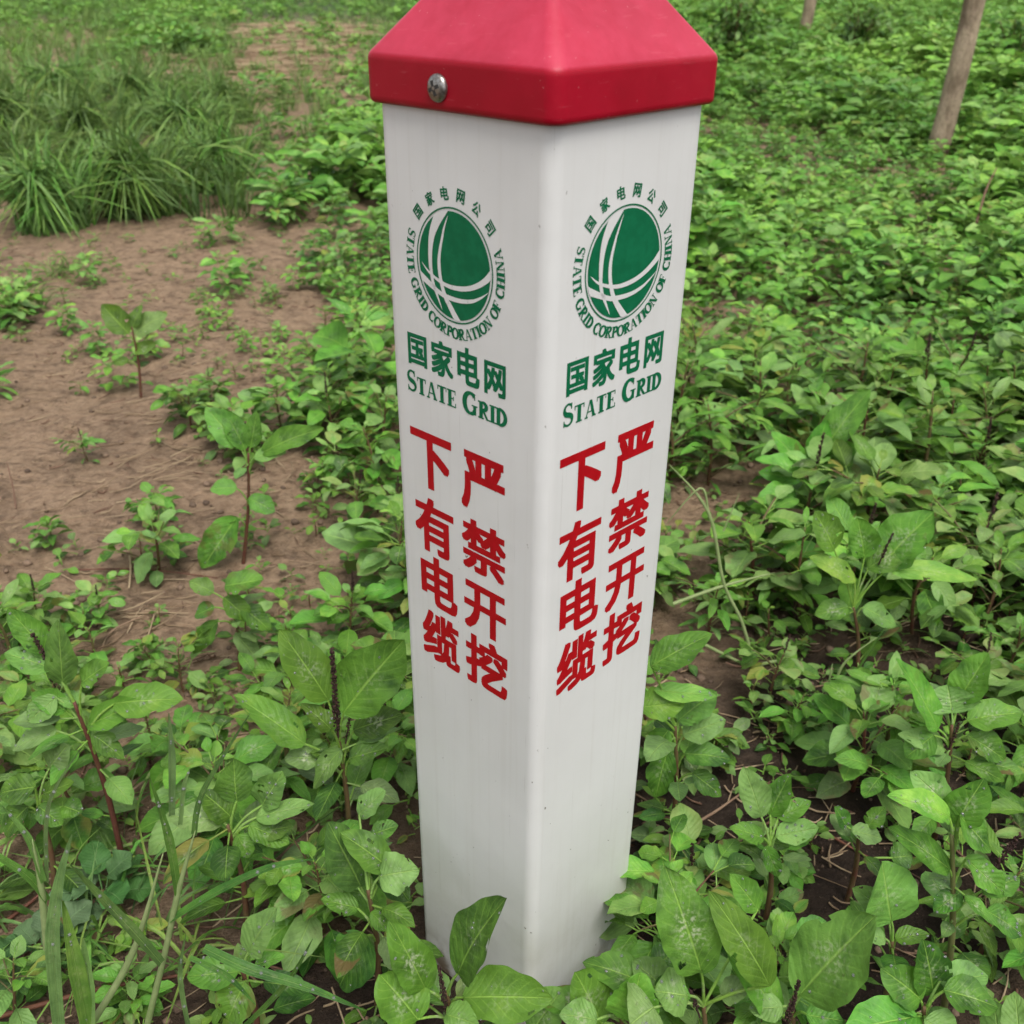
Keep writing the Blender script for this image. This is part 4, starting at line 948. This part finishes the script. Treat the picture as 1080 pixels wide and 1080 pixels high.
twig('reddish stem at the left edge beneath the grass', [(-10, 982, .006), (20, 960, .008), (42, 942, .012)], .0024, 'redtwig', age=.2)
twig('reddish brown stem slanting down behind the wet leaf rosette', [(285, 900, .03), (302, 925, .014), (322, 955, .004)], .0022, 'redtwig', age=.5)
twig('pale broken stick on the soil below the seed spike plant', [(125, 845, .006), (160, 815, .01), (190, 768, .012)], .0016, 'twig', age=.7)
twig('short red root lying between the grass and the red stemmed weed', [(118, 858, .006), (150, 872, .006), (172, 874, .005)], .0020, 'redtwig', age=.1)
twig('straight thin dark twig lying on the soil under the lone seedling', [(80, 602, .004), (150, 600, .004), (228, 604, .004)], .0012, 'redtwig', age=.1)
twig('pale curled dry stem on the soil left of the lone seedling', [(137, 588, .004), (138, 600, .006), (136, 620, .004)], .0022, 'straw', age=.95)
twig('dark upright dead stub on the bare soil at the left edge', [(17, 537, 0), (14, 515, .02), (8, 490, .045)], .0014, 'twig', age=0)
twig('bent dry stem on the soil near the foot of the lone weeds', [(105, 705, .003), (115, 672, .006), (150, 650, .006)], .0016, 'twig', age=.6)
twig('brown stick lying below the weeds left of the post', [(212, 725, .004), (225, 706, .006), (240, 686, .006)], .0018, 'twig', age=.5)
twig('dry stick on the dark soil right of the post', [(715, 880, .006), (750, 862, .006), (782, 840, .006)], .0018, 'twig', age=.35)
twig('thin brown stem on the soil between the weeds right of the post', [(868, 880, .004), (895, 895, .006), (925, 912, .004)], .0014, 'redtwig', age=.4)
twig('light stick on the soil left of the post', [(330, 470, .004), (370, 462, .006), (408, 466, .004)], .0016, 'twig', age=.5)
twig('bare brown twig poking out of the dense weeds below the tree', [(1030, 235, .10), (1040, 200, .17), (1051, 178, .21)], .004, 'twig', age=0)

# ------------------------------------------------------------------ trees
def tree(label, base, toppx, rad, h, seed):
    g = at(*base); g[2] = gz(g[0], g[1]); r = random.Random(seed)
    T = aty(toppx[0], toppx[1], g[1]); lean = (T - g) / (T - g)[2]
    o = empty('tree', g); tag(o, label, 'tree'); mb_ = MB()
    pts = [lean * z + np.array([r.uniform(-.012, .012), r.uniform(-.012, .012), 0]) for z in (-.05, .1, .4, .9, 1.5, 2.2)]
    top = pts[-1] + np.array([0, 0, h - 2.2]); pts += [pts[-1] * .4 + top * .6 + np.array([.05, 0, 0]), top]
    tube(mb_, pts, [rad * 1.18, rad * 1.06, rad, rad * .95, rad * .88, rad * .78, rad * .5, rad * .15], 16, (0.5, .5, 0), 6, bump=.025)
    fo = MB()
    for i in range(16):
        z = r.uniform(2.1, h - .3); b = np.array([np.interp(z, [q[2] for q in pts], [q[k] for q in pts]) for k in (0, 1)] + [z]); az = i * 2.4; L = (h - z) * .45 + .5
        e = b + np.array([math.cos(az) * L, math.sin(az) * L, L * .7]); tube(mb_, [b, (b + e) / 2 + np.array([0, 0, .06]), e], [rad * .3, rad * .2, rad * .06], 6, (0.5, .5, 0), 3)
        for j in range(55):
            k = r.uniform(.3, 1.05); Q = b + (e - b) * k + np.array([r.gauss(0, .2), r.gauss(0, .2), r.gauss(0, .15)])
            d = unit(np.array([r.uniform(-1, 1), r.uniform(-1, 1), r.uniform(-.8, .3)])); leaf(fo, Q, d, np.array([0, 0, 1.]), r.uniform(.07, .11), .045, .2, .1, .02, 3, 5, 0, (r.random(), r.uniform(.1, .7), .1))
    mb_.build('trunk', M['bark'], o); fo.build('crown', M['weed'], o)
tree('young tree with a leaning pale brown trunk among the weeds at the upper right', (985, 172), (1031, -5), .044, 4.4, 5)
tree('farther slim tree trunk half hidden by weeds above the middle right', (846, 62), (857, -5), .055, 4.6, 9)

# dark shrubs behind the cap on the right
def shrub(label, base, h, n, seed):
    g = at(*base); g[2] = gz(g[0], g[1]); r = random.Random(seed); o = empty('shrub', g); tag(o, label, 'shrub'); st, fo = MB(), MB()
    for i in range(9):
        az = i * 2.4; e = np.array([math.cos(az) * h * .6 * r.random(), math.sin(az) * h * .6 * r.random(), h * r.uniform(.7, 1)])
        tube(st, [[0, 0, -.02], e * .5 + np.array([0, 0, .05]), e], [.010, .007, .003], 5, (0.5, .3, 0), 3)
        for j in range(n // 9):
            k = r.uniform(.15, 1.1); Q = e * k + np.array([r.gauss(0, .12), r.gauss(0, .12), r.gauss(0, .08)]) * h * 1.6; Q[2] = max(.03, Q[2])
            d = unit(np.array([r.uniform(-1, 1), r.uniform(-1, 1), r.uniform(-.6, .5)])); L = r.uniform(.06, .1); leaf(fo, Q, d, np.array([0, 0, 1.]), L, L * .5, .2, .1, .02, 3, 5, 0, (r.random(), r.uniform(0, .5), .1))
    st.build('stem', M['stem'], o); fo.build('foliage', M['weed'], o)
shrub('dark bushy shrub just right of the red cap at the top', (770, 72), .55, 500, 1)
shrub('dark low shrub left of the leaning tree at the top', (900, 62), .45, 420, 2)
shrub('leafy bush right of the leaning tree at the top edge', (1062, 92), .45, 420, 3)

# ------------------------------------------------------------------ light: bright overcast
SUN_EL, SUN_AZ = math.radians(64), math.radians(22)      # direction to the sun: right of and behind the camera
sd = np.array([math.cos(SUN_EL) * math.sin(SUN_AZ), -math.cos(SUN_EL) * math.cos(SUN_AZ), math.sin(SUN_EL)])
w = bpy.data.worlds.new('World'); scene.world = w; w.use_nodes = True; nt = w.node_tree; nt.nodes.clear()
sky = nt.nodes.new('ShaderNodeTexSky'); sky.sky_type = 'NISHITA'; sky.sun_disc = False; sky.sun_elevation = SUN_EL
sky.sun_rotation = math.atan2(sd[0], sd[1]); sky.air_density = 1.0; sky.dust_density = 3.0
hs = nt.nodes.new('ShaderNodeHueSaturation'); hs.inputs['Saturation'].default_value = 0.22; hs.inputs['Value'].default_value = 1.27
bg = nt.nodes.new('ShaderNodeBackground'); bg.inputs[1].default_value = 0.15
wo = nt.nodes.new('ShaderNodeOutputWorld')
nt.links.new(sky.outputs[0], hs.inputs['Color']); nt.links.new(hs.outputs[0], bg.inputs[0]); nt.links.new(bg.outputs[0], wo.inputs[0])
sl = bpy.data.lights.new('sun', 'SUN'); sl.energy = 2.3; sl.angle = math.radians(28); sl.color = (1.0, 0.97, 0.92)
so = bpy.data.objects.new('sun', sl); col.objects.link(so); so.rotation_euler = Vector(-sd).to_track_quat('-Z', 'Y').to_euler()
scene.view_settings.view_transform = 'Standard'; scene.view_settings.look = 'None'; scene.view_settings.exposure = 0; scene.view_settings.gamma = 1
scene.cycles.use_adaptive_sampling = True; scene.cycles.adaptive_threshold = 0.035; scene.cycles.max_bounces = 4; scene.cycles.diffuse_bounces = 2; scene.cycles.glossy_bounces = 2; scene.cycles.transmission_bounces = 4; scene.cycles.caustics_reflective = False; scene.cycles.caustics_refractive = False; scene.cycles.use_denoising = True
